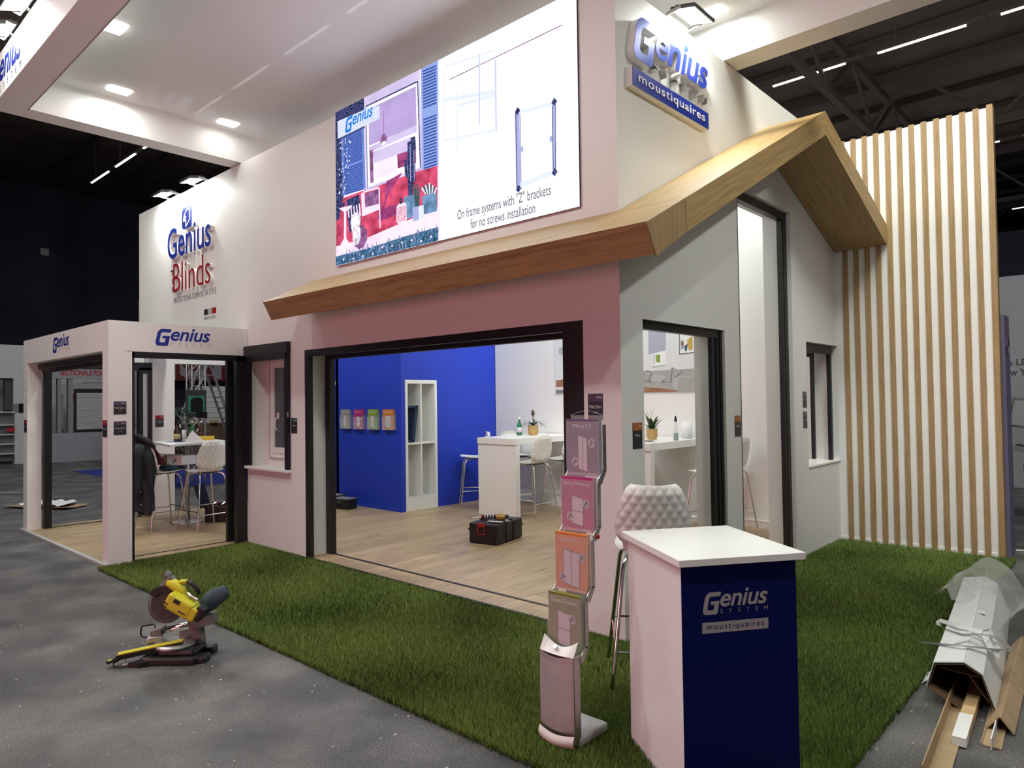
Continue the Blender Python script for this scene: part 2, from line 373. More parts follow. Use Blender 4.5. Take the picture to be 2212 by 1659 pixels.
# ---------------------------------------------------------------- lettering
def glyphs(txt, bold=0., shear=0., space=1.):
    cu = bpy.data.curves.new('t', 'FONT'); cu.body = txt; cu.size = 1; cu.offset = bold; cu.shear = shear; cu.space_character = space; cu.resolution_u = 4; cu.fill_mode = 'FRONT'
    o = bpy.data.objects.new('t', cu); me = bpy.data.meshes.new_from_object(o)
    vs = np.array([v.co[:] for v in me.vertices]) if len(me.vertices) else np.zeros((1, 3)); fs = [list(p.vertices) for p in me.polygons]
    bpy.data.objects.remove(o); bpy.data.curves.remove(cu); bpy.data.meshes.remove(me)
    lo, hi = vs.min(0), vs.max(0); vs = (vs - lo) / np.maximum(hi - lo, 1e-6)
    return vs, fs
def put_text(mb, txt, o, u, v, d=0., bold=0., shear=0., space=1.):
    """write txt into the parallelogram o, o+u, o+v; d = depth vector (letters stand out from o along d)"""
    vs, fs = glyphs(txt, bold, shear, space); o, u, v = Vector(o), Vector(u), Vector(v)
    n = u.cross(v).normalized()
    base = [o + u * float(p[0]) + v * float(p[1]) for p in vs]
    if isinstance(d, (int, float)) and d == 0: mb.add(base, fs); return
    d = n * d if isinstance(d, (int, float)) else Vector(d)
    N = len(base); ed = {}
    for f in fs:
        for a, b in zip(f, f[1:] + f[:1]): ed[(a, b)] = 1
    side = [(b, a, a + N, b + N) for (a, b) in ed if (b, a) not in ed]
    mb.add(base + [p + d for p in base], [[i + N for i in f] for f in fs] + [f[::-1] for f in fs] + [t[::-1] for t in side])
def g_outline(sh=.22):
    """the big G of the stand's word mark in a unit box"""
    def arc(cx, cy, rx, ry, a0, a1, n=6): return [(cx + rx * math.cos(R(a0 + (a1 - a0) * i / n)), cy + ry * math.sin(R(a0 + (a1 - a0) * i / n))) for i in range(n + 1)]
    p = [(1, 1)] + arc(.32, .70, .32, .30, 90, 180) + arc(.26, .25, .26, .25, 180, 270) + arc(.86, .12, .14, .12, 270, 360)
    p += [(1, .60), (.44, .60), (.44, .44), (.70, .44)] + arc(.64, .26, .06, .06, 0, -90, 3) + arc(.40, .30, .12, .10, 270, 180, 4) + arc(.42, .66, .14, .14, 180, 90, 4) + [(1, .80)]
    return [(x * .80 + sh * y, y) for x, y in p]
def genius(parent, o, u, v, mat='logo_blue', body=None, d=0., sysmat=None, eps=.0015):
    """word mark: big G, enius, SYSTEM. o lower-left, u width vector, v height vector (height of the G box)"""
    o, u, v = Vector(o), Vector(u), Vector(v); n = u.cross(v).normalized()
    def pt(x, y, e): return o + u * x + v * y + n * e
    def write(mb, e, th):
        mb.prism([pt(x * .285, y, e) for x, y in g_outline()], n * th) if th else mb.add([pt(x * .285, y, e) for x, y in g_outline()], [tuple(t) for t in tessellate_polygon([[Vector((x, y, 0)) for x, y in g_outline()]])])
        put_text(mb, 'enius', pt(.275, .32, e), u * .725, v * .78, th if th else 0., bold=.018, shear=.28, space=.98)
    def write2(mb, e, th): put_text(mb, 'S  Y  S  T  E  M', pt(.275, .03, e), u * .725, v * .19, th if th else 0., bold=-.004, space=1.25)
    if d:
        a = MB(); write(a, .001, d - .004); a.build('letter_body', body or 'white_plastic', parent)
        a = MB(); write(a, d - .003, .004); a.cur = 1; write2(a, .001, d * .8); a.build('lettering', [mat, sysmat or mat], parent)
    else:
        a = MB(); write(a, eps, 0); a.cur = 1; write2(a, eps, 0); a.build('lettering', [mat, sysmat or 'lettering_gray'], parent)

# ================================================================== the setting
F = .03; HT = 4.95; T = .31
mb = MB(); mb.box((-45, -30, -.1), (25, 45, 0)); struct(mb.build('floor', 'concrete'))
mb = MB(); mb.box((-9.25, -1.62, 0), (-5.70, 0, F)); mb.box((-9.25, 0, 0), (-.005, 4.9, F)); struct(mb.build('floor_stand', 'laminate'))
mb = MB()
for (a, b) in (((-9.28, -1.66, 0), (-7.55, -1.615, .035)), ((-7.54, -1.665, 0), (-5.69, -1.615, .036))): mb.box(a, b)
struct(mb.build('trim_1', 'light_gray'))                                   # grey kerb in front of the pergola
# front wall
mb = MB()
for (x0, z0, x1, z1) in ((-9.38, 2.7578, -5.69, HT), (-5.69, 0, -5.62, 2.49), (-4.66, 0, -4.33, 2.49), (-5.62, 0, -4.66, 1.0), (-5.69, 2.49, -4.33, HT), (-4.33, 2.4085, -.34, HT), (-.34, 0, 0, HT)):
    mb.box((x0, 0, z0), (x1, T, z1))
struct(mb.build('wall_front', 'white_paint'))
mb = MB()
for (y0, z0, y1, z1) in ((T, 2.412, 1.713, HT), (1.713, 0, 2.03, HT), (2.03, 3.82, 3.38, HT), (3.38, 0, 3.78, HT), (3.78, 0, 4.86, 1.0), (3.78, 2.42, 4.86, HT)):
    mb.box((-T, y0, z0), (0, y1, z1))
struct(mb.build('wall_right', 'white_paint'))
mb = MB(); mb.box((-5.97, 4.9, 0), (-.31, 5.0, HT)); struct(mb.build('wall_back', 'white_paint'))
mb = MB(); mb.box((-5.97, 4.885, F), (-.31, 4.9, F + .09)); mb.box((-5.97, 4.880, F + .085), (-.31, 4.9, F + .097)); struct(mb.build('baseboard_back', 'white_gloss'))
# blue wall: front, side with the shelving niche, recess at its far end
mb = MB(); mb.box((-7.82, 2.72, F), (-5.98, 2.80, HT)); mb.box((-7.82, 2.72, F), (-7.74, 4.9, HT))
mb.box((-6.06, 3.475, F), (-5.98, 4.9, HT)); mb.box((-6.06, 2.8, 2.15), (-5.98, 3.475, HT)); mb.box((-9.25, 3.3, F), (-7.82, 3.38, HT))
mb.box((-7.82, 2.708, F), (-5.98, 2.72, F + .055))
struct(mb.build('wall_blue', 'blue_paint'))
mb = MB(); mb.box((-8.7, 3.26, 2.14), (-7.80, 3.3, 2.21)); struct(mb.build('trim_2', 'white_gloss'))
mb = MB(); mb.box((-8.62, 3.275, F), (-7.86, 3.3, 2.12)); d_ = struct(mb.build('door_5', 'blue_paint'))

# ------- pergola frame
mb = MB(); mb.box((-9.25, -1.6255, F), (-9.05, -1.45, 2.42)); mb.box((-5.885, -1.6255, 0), (-5.694, -1.38, 2.42)); mb.box((-9.25, -1.6255, 2.42), (-5.694, -1.45, 2.7578))
mb.box((-5.885, -1.45, 2.415), (-5.694, 0, 2.7578)); struct(mb.build('wall_pergola', 'white_paint'))
mb = MB(); mb.box((-9.25, .07, F), (-9.0, .41, 2.5)); mb.box((-9.25, -1.45, 2.48), (-9.05, 2.6, 2.7578)); mb.box((-9.25, 2.3, F), (-9.0, 2.6, 2.5)); struct(mb.build('wall_left', 'white_paint'))
lv = thing('louvre_roof', 'white slatted louvre roof of the small front pavilion at the left', 'louvre roof', (-7.45, -.75, 2.66))
a = MB(); a.box((-1.58, .70, -.06), (1.56, .74, .06)); a.box((-1.6, -.70, -.06), (1.56, -.66, .06)); a.build('rail', 'white_gloss', lv)
for k in range(16):
    a = MB(); a.obox((-1.45 + k * .19, .02, 0), (.012, 0, .0), (0, .66, 0), (.0, 0, .05)); a.build('slat', 'white_gloss', lv)

# ------- oak gable roof over the corner
XO, YO = .6, -.593
zf = lambda y: 2.89 + (y - YO) * .507                          # front slope, upper face
YR, ZR = 2.742, 2.89 + (2.742 + .593) * .507
zb = lambda y: ZR - (y - YR) * .357
rt = thing('timber_roof', 'oak veneered gable roof with deep eaves wrapping the corner of the white walls', 'roof', (0, 0, 0))
def slab(name, x0, x1, y0, y1, mat, t=.235, cut=.095):
    a = MB(); P = [(y0, zf(y0)), (y1, zf(y1)), (y1, zf(y1) - t), (y0 + cut, zf(y0) - .187)]
    a.prism([(x0, y, z) for y, z in P], (x1 - x0, 0, 0)); return a.build(name, mat, rt, fix=True)
slab('front_eave', -4.165, .585, YO, 0, 'oak_x')
# seam board on the top edge of the front eave
a = MB(); a.prism([(x, YO - .004 + c * .5, z) for x, c, z in ((-4.167, 0, 2.892), (-4.167, .036, 2.858))] + [(.598, YO + .014, 2.858), (.598, YO - .004, 2.892)], (0, .01, .004)); a.build('edge_trim', 'oak_x', rt)
# gable strip to the right of the wall
P = [(-.06, zf(-.06) + .001), (YR, ZR), (YR, ZR - .235), (-.05, zf(-.05) - .234)]
a = MB(); a.prism([(.585, y, z) for y, z in P], (-.58, 0, 0)); a.build('gable_soffit', 'oak_slope', rt, fix=True)
P = [(YR, ZR), (4.82, zb(4.82)), (4.82, zb(4.82) - .245), (YR, ZR - .235)]
a = MB(); a.prism([(.585, y, z) for y, z in P], (-.58, 0, 0)); a.build('gable_soffit', 'oak_back', rt, fix=True)
a = MB(); P1 = [(-.10, zf(-.10)), (YR, ZR), (YR, ZR - .235), (-.08, zf(-.08) - .235)]; a.prism([(.585, y, z) for y, z in P1], (.016, 0, 0)); a.build('fascia', 'oak_slope', rt, fix=True)
a = MB(); P1 = [(YR + .002, ZR), (4.825, zb(4.825)), (4.825, zb(4.825) - .245), (YR + .002, ZR - .235)]; a.prism([(.585, y, z) for y, z in P1], (.016, 0, 0)); a.build('fascia', 'oak_back', rt, fix=True)
a = MB(); P1 = [(YO, zf(YO)), (-.105, zf(-.105)), (-.085, zf(-.085) - .235), (YO + .115, zf(YO) - .198)]; a.prism([(.585, y, z) for y, z in P1], (.014, 0, 0)); a.build('corner_piece', 'oak_z', rt, fix=True)

# ------- slatted wall
sw = thing('slat_wall', 'tall white wall panel faced with vertical oak slats at the right end', 'slat wall', (0, 4.85, 0))
a = MB(); a.box((-.3, 0, 0), (1.622, .09, HT)); a.build('panel', 'white_paint', sw)
a = MB(); a.box((0, -.012, 0), (1.60, 0, .06)); a.build('baseboard', 'white_paint', sw)
for k in range(12):
    a = MB(); x0 = .0925 + k * .1275; a.box((x0, -.018, .0), (x0 + .056, 0, HT + .012)); a.build('slat', 'oak_z', sw)
a = MB(); a.box((1.622, -.02, 0), (1.68, .09, HT + .025)); a.build('end_board', 'oak_z', sw)

# ------- overhead light box
cn = thing('overhead_light_box', 'big white fascia frame with stretched fabric ceiling hanging over the stand', 'canopy', (0, 0, 0))
X0, X1, Y0, Y1, ZB, ZT, ZC, BW = -6.13, 4.2, -2.62, 2.11, 4.962, 5.42, 5.33, .285
a = MB(); a.box((X0, Y0, ZB), (X1, Y0 + BW, ZT)); a.build('front_beam', 'white_paint', cn)
a = MB(); a.box((X0, Y1 - BW, ZB), (X1, Y1, ZT)); a.build('back_beam', 'white_paint', cn)
a = MB(); a.box((X0, Y0 + BW, ZB), (X0 + BW, Y1 - BW, ZT)); a.build('left_beam', 'white_paint', cn)
a = MB(); a.box((X1 - BW, Y0 + BW, ZB), (X1, Y1 - BW, ZT)); a.build('right_beam', 'white_paint', cn)
a = MB(); a.grid([[(x, y, ZC) for x in np.linspace(X0 + BW, X1 - BW, 2)] for y in (Y0 + BW, Y1 - BW)]); a.build('fabric_ceiling', 'stretch_fabric', cn)
a = MB(); a.box((X0 + BW, Y0 + BW, ZB + .006), (X0 + BW + .006, Y0 + BW + .006, ZB + .02)); a.box((X0 + .25, Y0 + BW - .012, ZB - .002), (X1 - BW, Y0 + BW - .006, ZB)); a.build('seam', 'mid_gray', cn)
LP = [(-5.55, -1.56, 'left end, nearer the front edge'), (-5.58, -.297, 'left end, just clear of the wall top'), (-4.16, -2.05, 'front edge, leftmost along it'), (0.0, 1.60, 'back edge, beside the right wall sign'),
      (-1.9, -2.05, 'front edge, middle of it'), (.6, -2.05, 'front edge, toward the corner'), (3.2, -2.05, ''), (3.0, 1.55, '')]
for i, (x, y, w) in enumerate(LP):
    if not w: w = 'far right part over the aisle, ' + ('front edge' if y < 0 else 'back edge')
    p = thing('ceiling_light', 'small bright rectangular lamp in the fabric ceiling, ' + w, 'light', (x, y, ZC - .004), 0, 'lamps in the fabric ceiling')
    a = MB(); sx, sy = (.075, .11) if abs(x) > 5 else (.11, .075); a.rbox((-sx, -sy, -.016), (sx, sy, -.002), .006); a.build('housing', 'panel_glow', p)
    area('lamp', (0, 0, -.03), (0, 0, -1), .14, .2, (9, 2.2, 14, 12, 46, 10, 62, 72)[i], (.97, 1, .95), p)
lg = thing('fascia_logo', 'blue word mark on the front face of the overhead light box', 'logo', (0, 0, 0))
genius(lg, (-6.05, Y0 - .001, 5.0), (1.15, 0, 0), (0, 0, .36), 'logo_blue', sysmat='logo_blue')

def floodlight(label, p, aimdir, group, rz=0, power=30, tilt=0., arm=.16):
    """LED floodlight on a bracket; local +Y points away from the wall it is fixed to"""
    t = thing('floodlight', label, 'floodlight', p, rz, group)
    rot = Matrix.Rotation(tilt, 4, 'X')
    a = MB(); a.rbox((-.17, -.11, 0), (.17, .13, .028), .008, mat=rot)
    for k in range(9): a.obox(rot @ Vector((-.14 + k * .035, .01, .036)), (.004, 0, 0), rot.to_3x3() @ Vector((0, .09, 0)), rot.to_3x3() @ Vector((0, 0, .010)))
    hs = a.build('housing', 'anthracite_light', t)
    a = MB(); q = [rot @ Vector(c) for c in ((-.15, -.092, -.002), (-.15, .112, -.002), (.15, .112, -.002), (.15, -.092, -.002))]; a.poly(q); a.build('lens', 'lamp_glow', hs)
    a = MB()
    for sx in (-.178, .178): a.bar((sx, 0, .012), (sx, -arm, .0), .010, .03)
    a.bar((-.178, -arm, 0), (.178, -arm, 0), .010, .03); a.bar((0, -arm, 0), (0, -arm - .03, -.02), .04, .01); a.build('bracket', 'brushed_steel', t)
    l = area('lamp', rot @ Vector((0, .01, -.02)), rot.to_3x3() @ Vector((0, 0, -1)), .28, .18, power, (.95, 1, .95), t)
    return t
FG = 'LED floodlights on the wall tops'
floodlight('floodlight on the wall top over the left sign, farther left one', (-8.08, -.10, 4.985), 0, FG, R(180), 50, R(-12))
floodlight('floodlight on the wall top over the left sign, nearer the screen', (-7.12, -.08, 4.985), 0, FG, R(180), 50, R(-12))
floodlight('floodlight on the right wall top above the blue sign', (.12, .965, 4.985), 0, FG, R(-90), 38, R(-14), .13)
floodlight('floodlight on top of the light box, outermost at the upper left', (-5.23, -2.71, 5.44), 0, FG, R(180), 8, R(-20), .06)
floodlight('floodlight on top of the light box, inner one at the upper left', (-4.63, -2.71, 5.455), 0, FG, R(180), 8, R(-20), .06)
# unseen floodlights added on the inner side of the walls to light the room
for (x, y, r_, w) in ((-4.6, .50, 0, 'front wall, left'), (-2.4, .50, 0, 'front wall, middle'), (-.50, 1.2, 90, 'right wall, near door'), (-.50, 3.4, 90, 'right wall, far end'), (-3.2, 4.71, 180, 'back wall, middle'), (-5.2, 4.71, 180, 'back wall, left')):
    floodlight('floodlight inside the room on top of the ' + w, (x, y, 4.9), 0, 'LED floodlights inside the room', R(r_), 9 if x > -1 else 29, R(10))
floodlight('floodlight on the inner side of the front wall over the pavilion', (-7.4, .50, 4.9), 0, 'LED floodlights inside the room', 0, 50, R(10))  # unseen lamp added to brighten the inside of the pavilion

# ------- doors and windows of the screens
def rect_frame(mb, ax, c, u0, u1, z0, z1, w, d, top=None, bottom=None, sides=(1, 1)):
    """dark frame in a plane: ax 'y' -> plane y=c spanning x; ax 'x' -> plane x=c spanning y; d thickness into +y or -x"""
    def bx(a0, a1, q0, q1):
        if ax == 'y': mb.box((a0, c, q0), (a1, c + d, q1))
        else: mb.box((c - d, a0, q0), (c, a1, q1))
    t = w if top is None else top; b = bottom or 0
    if sides[0]: bx(u0, u0 + w, z0 + b, z1 - t)
    if sides[1]: bx(u1 - w, u1, z0 + b, z1 - t)
    bx(u0, u1, z1 - t, z1)
    if bottom: bx(u0, u1, z0, z0 + bottom)
d1 = struct(thing('door_1', 'wide black framed opening in the front wall', 'door', (0, 0, 0))); del d1['category']
a = MB(); rect_frame(a, 'y', .004, -4.327, -.345, F, 2.407, .085, .05, top=.075); a.build('frame', 'anthracite', d1)
a = MB(); rect_frame(a, 'y', .27, -4.325, -.345, F, 2.40, .10, .07, top=.09); a.box((-.66, .20, F), (-.346, .269, 2.39)); a.build('inner_frame', 'anthracite', d1)
a = MB(); a.box((-.56, .06, F), (-.43, .085, 2.34)); a.box((-.62, .1, F), (-.59, .2, 2.34)); a.build('pleated_screen', 'black_plastic', d1)
a = MB(); a.box((-4.33, -.012, F - .006), (-.34, .018, F + .006)); a.build('track', 'anthracite', d1)
a = MB(); a.box((-4.33, .29, F), (-.34, .318, F + .006)); a.build('track', 'anthracite', d1)
d2 = struct(thing('door_2', 'tall opening with a black screen frame in the right wall', 'door', (0, 0, 0))); del d2['category']
a = MB(); rect_frame(a, 'x', -.03, T + .002, 1.71, F, 2.41, .10, .06, top=.068, sides=(0, 1)); a.build('frame', 'anthracite', d2)
a = MB(); a.box((-.075, 1.53, F), (-.04, 1.61, 2.34)); a.box((-.035, 1.66, F), (-.022, 1.705, 2.41)); a.build('pleated_screen', 'black_plastic', d2)
a = MB(); a.box((-.05, T, F), (-.02, 1.71, F + .006)); a.build('track', 'anthracite', d2)
w2 = struct(thing('window_2', 'full height black framed opening in the right wall', 'window', (0, 0, 0))); del w2['category']
a = MB(); rect_frame(a, 'x', -.045, 2.035, 3.375, F, 3.815, .085, .07, top=.085); a.build('frame', 'anthracite', w2)
a = MB(); a.box((-.10, 3.245, F), (-.05, 3.29, 3.72)); a.box((-.10, 2.12, F), (-.05, 2.16, 3.72)); a.build('guide', 'black_plastic', w2)
w3 = struct(thing('window_3', 'small black framed window beside the slats', 'window', (0, 0, 0))); del w3['category']
a = MB(); rect_frame(a, 'x', -.055, 3.785, 4.80, 1.0, 2.415, .055, .045, top=.10); a.box((-.11, 3.785, 2.335), (-.045, 4.80, 2.372)); a.build('frame', 'anthracite', w3)
a = MB(); rect_frame(a, 'x', -.265, 3.785, 4.80, 1.0, 2.41, .05, .04, top=.12); a.build('inner_frame', 'anthracite', w3)
a = MB(); a.box((-T, 3.78, .985), (.012, 4.85, 1.003)); a.build('sill', 'white_gloss', w3)
# front window in its niche
w1 = struct(thing('window_1', 'narrow window niche with a black screen frame', 'window', (0, 0, 0))); del w1['category']
a = MB(); a.box((-5.69, -.055, 2.40), (-4.635, 0, 2.53)); a.box((-5.655, -.05, 2.33), (-4.67, -.008, 2.42)); a.box((-5.64, -.04, 1.02), (-5.57, -.004, 2.40)); a.box((-4.715, -.04, 1.0), (-4.64, -.004, 2.44)); a.build('screen_frame', 'anthracite', w1)
a = MB(); a.rbox((-5.68, -.06, .975), (-4.63, .25, 1.01), .006); a.build('sill', 'white_gloss', w1)
a = MB(); a.box((-5.62, .24, 1.0), (-4.66, .262, 1.10)); a.box((-5.62, .24, 2.38), (-4.66, .262, 2.49)); a.box((-5.62, .24, 1.1), (-5.54, .262, 2.38)); a.box((-4.74, .24, 1.1), (-4.66, .262, 2.38)); a.build('niche_back', 'white_paint', w1)
a = MB(); rect_frame(a, 'y', .222, -5.545, -4.74, 1.10, 2.38, .055, .035, bottom=.07); rect_frame(a, 'y', .212, -5.48, -4.80, 1.17, 2.32, .065, .03, bottom=.07, top=.07); a.build('sash', 'white_gloss', w1)
a = MB(); rect_frame(a, 'y', .219, -5.548, -4.737, 1.097, 2.383, .006, .004, bottom=.006); a.build('seal', 'anthracite', w1)
a = MB(); a.box((-5.42, .225, 1.24), (-4.86, .232, 2.26)); a.build('pane', 'glass_dark', w1)
a = MB(); a.tube([(-5.30, .19, 1.46), (-5.30, .165, 1.49), (-5.30, .16, 1.55), (-5.30, .17, 1.60), (-5.30, .20, 1.63)], .010); a.rbox((-5.325, .2, 1.60), (-5.275, .212, 1.68), .004); a.build('handle', 'white_gloss', w1)
a = MB(); a.rbox((-4.66, -.05, 1.635), (-4.63, -.035, 1.69), .004); a.build('latch', 'chrome', w1)
# pavilion openings
d3 = struct(thing('door_3', 'black framed opening in the right side of the pavilion', 'door', (0, 0, 0))); del d3['category']
a = MB(); a.box((-5.76, -1.38, F), (-5.70, -1.352, 2.41)); a.box((-5.76, -1.38, 2.345), (-5.70, -.02, 2.415)); a.box((-5.78, -.142, F - .03), (-5.70, -.006, 2.41)); a.build('frame', 'anthracite', d3)
a = MB(); a.box((-5.96, -.10, F), (-5.80, -.045, 2.38)); a.box((-5.96, -.17, F), (-5.90, -.03, 2.38)); a.build('inner_frame', 'anthracite', d3)
a = MB(); a.box((-5.955, -1.36, F), (-5.93, -.02, F + .005)); a.build('track', 'anthracite', d3)
a = MB(); a.box((-5.72, -1.36, F), (-5.695, -.02, F + .005)); a.build('track', 'anthracite', d3)
d4 = struct(thing('door_4', 'opening in the pavilion front with a rolled up grey screen', 'door', (0, 0, 0))); del d4['category']
a = MB(); a.rbox((-9.045, -1.50, 2.335), (-5.89, -1.36, 2.418), .01); a.box((-9.0, -1.502, 2.372), (-5.89, -1.499, 2.376)); a.build('roller_box', 'anthracite_light', d4)
a = MB(); a.box((-9.0, -1.46, 2.285), (-5.9, -1.40, 2.33)); a.build('bottom_rail', 'anthracite_light', d4)
a = MB(); a.box((-9.04, -1.44, F), (-8.96, -1.34, 2.3)); a.box((-5.95, -1.44, F), (-5.89, -1.385, 2.3)); a.build('guide', 'anthracite', d4)
a = MB(); a.box((-9.03, -1.36, F), (-9.0, .07, F + .008)); a.build('track', 'anthracite', d4)
w4 = struct(thing('window_4', 'black framed opening in the far side of the pavilion', 'window', (0, 0, 0))); del w4['category']
a = MB(); a.box((-9.12, -.13, F), (-9.02, .06, 2.40)); a.box((-9.12, -1.36, 2.36), (-9.02, .06, 2.48)); a.build('frame', 'anthracite', w4)
a = MB(); a.box((-9.015, -.075, .3), (-9.008, -.01, 2.30)); a.build('strip', 'light_gray', w4)

# ------- artificial turf (one uncountable carpet)
def turf_carpet(rects, label, edges):
    V = []; Fc = []; sh = []
    # backing
    base = MB()
    N = 0; vs = []; shade = []
    for (x0, y0, x1, y1) in rects:
        nx, ny = int((x1 - x0) / .25) + 1, int((y1 - y0) / .25) + 1
        for ix in range(nx):
            for iy in range(ny):
                ax, ay = x0 + ix * (x1 - x0) / nx, y0 + iy * (y1 - y0) / ny; w, h = (x1 - x0) / nx, (y1 - y0) / ny
                dist = math.hypot(ax + w / 2 - CAM.x, ay + h / 2 - CAM.y); dens = 30000 if dist < 4.5 else 19000 if dist < 6 else 11000
                n = int(w * h * dens); p = np.stack([ax + rng.random(n) * w, ay + rng.random(n) * h], 1)
                vs.append(np.concatenate([p, np.full((n, 1), dist)], 1))
    # denser fringe along the cut edges that show
    for (ax_, c0_, a0_, a1_) in edges:
        k_ = int(abs(a1_ - a0_) * 900); t_ = a0_ + rng.random(k_) * (a1_ - a0_); o_ = c0_ + rng.normal(0, .008, k_)
        q_ = np.stack([t_, o_] if ax_ == 'y' else [o_, t_], 1); d_ = np.hypot(q_[:, 0] - CAM.x, q_[:, 1] - CAM.y); vs.append(np.concatenate([q_, d_[:, None]], 1))
    P = np.concatenate(vs); n = len(P)
    # slightly ragged outer edge
    ang = rng.random(n) * 6.283; big = np.sin(P[:, 0] * 3.1 + 1.3 * np.sin(P[:, 1] * 2.3)) * np.sin(P[:, 1] * 2.7 + P[:, 0] * .8)
    hgt = .034 + rng.random(n) * .018; wid = np.where(P[:, 2] < 4.5, .0028, np.where(P[:, 2] < 6, .0036, .005)) * (.7 + .6 * rng.random(n))
    lean = .010 + .022 * rng.random(n); la = rng.normal(2.2, 1.25, n) + .8 * big
    root = np.stack([P[:, 0], P[:, 1], np.full(n, .004)], 1)
    wv = np.stack([np.cos(ang), np.sin(ang), np.zeros(n)], 1) * wid[:, None]
    tip = root + np.stack([np.cos(la) * lean, np.sin(la) * lean, hgt], 1)
    co = np.empty((n, 3, 3)); co[:, 0] = root - wv; co[:, 1] = root + wv; co[:, 2] = tip
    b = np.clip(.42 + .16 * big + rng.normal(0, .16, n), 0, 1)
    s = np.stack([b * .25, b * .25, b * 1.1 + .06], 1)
    x0, y0, x1, y1 = rects[0]; back = np.array([[x0, y0, .004], [x1, y0, .004], [x1, y1, .004], [x0, y1, .004]])
    co = np.concatenate([co.reshape(-1, 3), back]); nv = len(co)
    me = bpy.data.meshes.new('artificial_turf'); me.vertices.add(nv); me.vertices.foreach_set('co', co.ravel())
    me.loops.add(3 * n + 6); li = np.concatenate([np.arange(3 * n), np.array([0, 1, 2, 0, 2, 3]) + 3 * n]); me.loops.foreach_set('vertex_index', li.astype(np.int32))
    me.polygons.add(n + 2); me.polygons.foreach_set('loop_start', (np.arange(n + 2) * 3).astype(np.int32)); me.update(calc_edges=True)
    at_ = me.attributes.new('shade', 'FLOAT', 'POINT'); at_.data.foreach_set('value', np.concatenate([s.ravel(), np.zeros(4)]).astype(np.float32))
    me.materials.append(M['turf_blades']); o = bpy.data.objects.new('artificial_turf', me); COL.objects.link(o)
    tag(o, label, 'artificial grass', None, 'stuff')
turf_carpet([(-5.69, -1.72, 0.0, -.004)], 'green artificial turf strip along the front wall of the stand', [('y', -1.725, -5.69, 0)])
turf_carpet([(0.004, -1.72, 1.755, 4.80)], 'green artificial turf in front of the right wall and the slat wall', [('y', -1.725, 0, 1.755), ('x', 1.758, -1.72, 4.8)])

# ================================================================== signs and screen
# ---- LED screen on the front wall
sc = thing('led_screen', 'huge lit video wall high on the front wall showing a red house front', 'screen', (0, 0, 0))
SX0, SX1, SZ0, SZ1 = -3.635, -.338, 3.285, 4.975
a = MB(); a.box((SX0, -.018, SZ0), (SX1, -.001, SZ1)); hou = a.build('housing', 'black_plastic', sc)
LY = [-.0182]
class Scr:
    def __init__(s, mats): s.mb = MB(); s.m = mats
    def go(s, mat, step=True):
        if mat not in s.m: s.m.append(mat)
        s.mb.cur = s.m.index(mat)
        if step: LY[0] -= .00004
    def poly(s, mat, pts):
        s.go(mat); P = [at(px, py, y=LY[0]) for px, py in pts]
        P = [Vector((min(max(p.x, SX0 + .001), SX1 - .001), p.y, min(max(p.z, SZ0 + .001), SZ1 - .001))) for p in P]
        s.mb.add(P, [t for t in tessellate_polygon([P])])
    def quad(s, mat, x0, x1, z0, z1, step=True):
        s.go(mat, step); s.mb.poly([(x0, LY[0], z0), (x1, LY[0], z0), (x1, LY[0], z1), (x0, LY[0], z1)])
    def blob(s, mat, px, py, rx, rz, n=14, jag=0):
        s.go(mat); c = at(px, py, y=LY[0]); s.mb.poly([(c.x + rx * math.cos(6.283 * i / n) * (1 + jag * (i % 2)), LY[0], c.z + rz * math.sin(6.283 * i / n) * (1 + jag * (i % 2))) for i in range(n)])
p_ = Scr([])
XS = at(945, 400, y=-.036).x
p_.quad('led_white', XS, SX1, SZ0, SZ1)
p_.build = None
# right half: window drawing and mesh frame
def line(s, mat, p, q, w):
    s.go(mat); A, B = at(*p, y=LY[0]), at(*q, y=LY[0])
    if max(A.z, B.z) > SZ1 - .01: return
    s.mb.bar(A, B, w, .0001, up=(0, 1, 0)); 
line(p_, 'led_plum', (971, 172), (1214, 54), .008)
for q in (((958, 145), (958, 305), .02), ((1070, 128), (1072, 284), .03), ((1036, 115), (1036, 265), .02), ((985, 160), (988, 330), .015), ((960, 145), (1068, 108), .02), ((960, 305), (1072, 280), .02), ((958, 216), (1068, 198), .035), ((990, 228), (1070, 205), .03)): line(p_, 'led_soft', *q)
line(p_, 'led_mid', (1070, 130), (1072, 285), .006); line(p_, 'led_mid', (1035, 116), (1036, 270), .006)
for q in (((1117, 240), (1120, 410), .05), ((1196, 218), (1198, 375), .035)): line(p_, 'led_mid', *q)
for q in (((1114, 240), (1117, 410), .008), ((1123, 240), (1126, 408), .006), ((1193, 220), (1195, 375), .008), ((1200, 218), (1200, 372), .006)): line(p_, 'led_navy', *q)
for q in (((1122, 243), (1194, 224), .03), ((1124, 400), (1196, 372), .04)): line(p_, 'led_soft', *q)
for c in ((1118, 240), (1120, 408), (1197, 220), (1198, 372)): p_.blob('led_navy', c[0], c[1], .03, .035, 4)
for c in ((1128, 322), (1190, 300)): p_.blob('led_mid', c[0], c[1], .015, .03, 6)
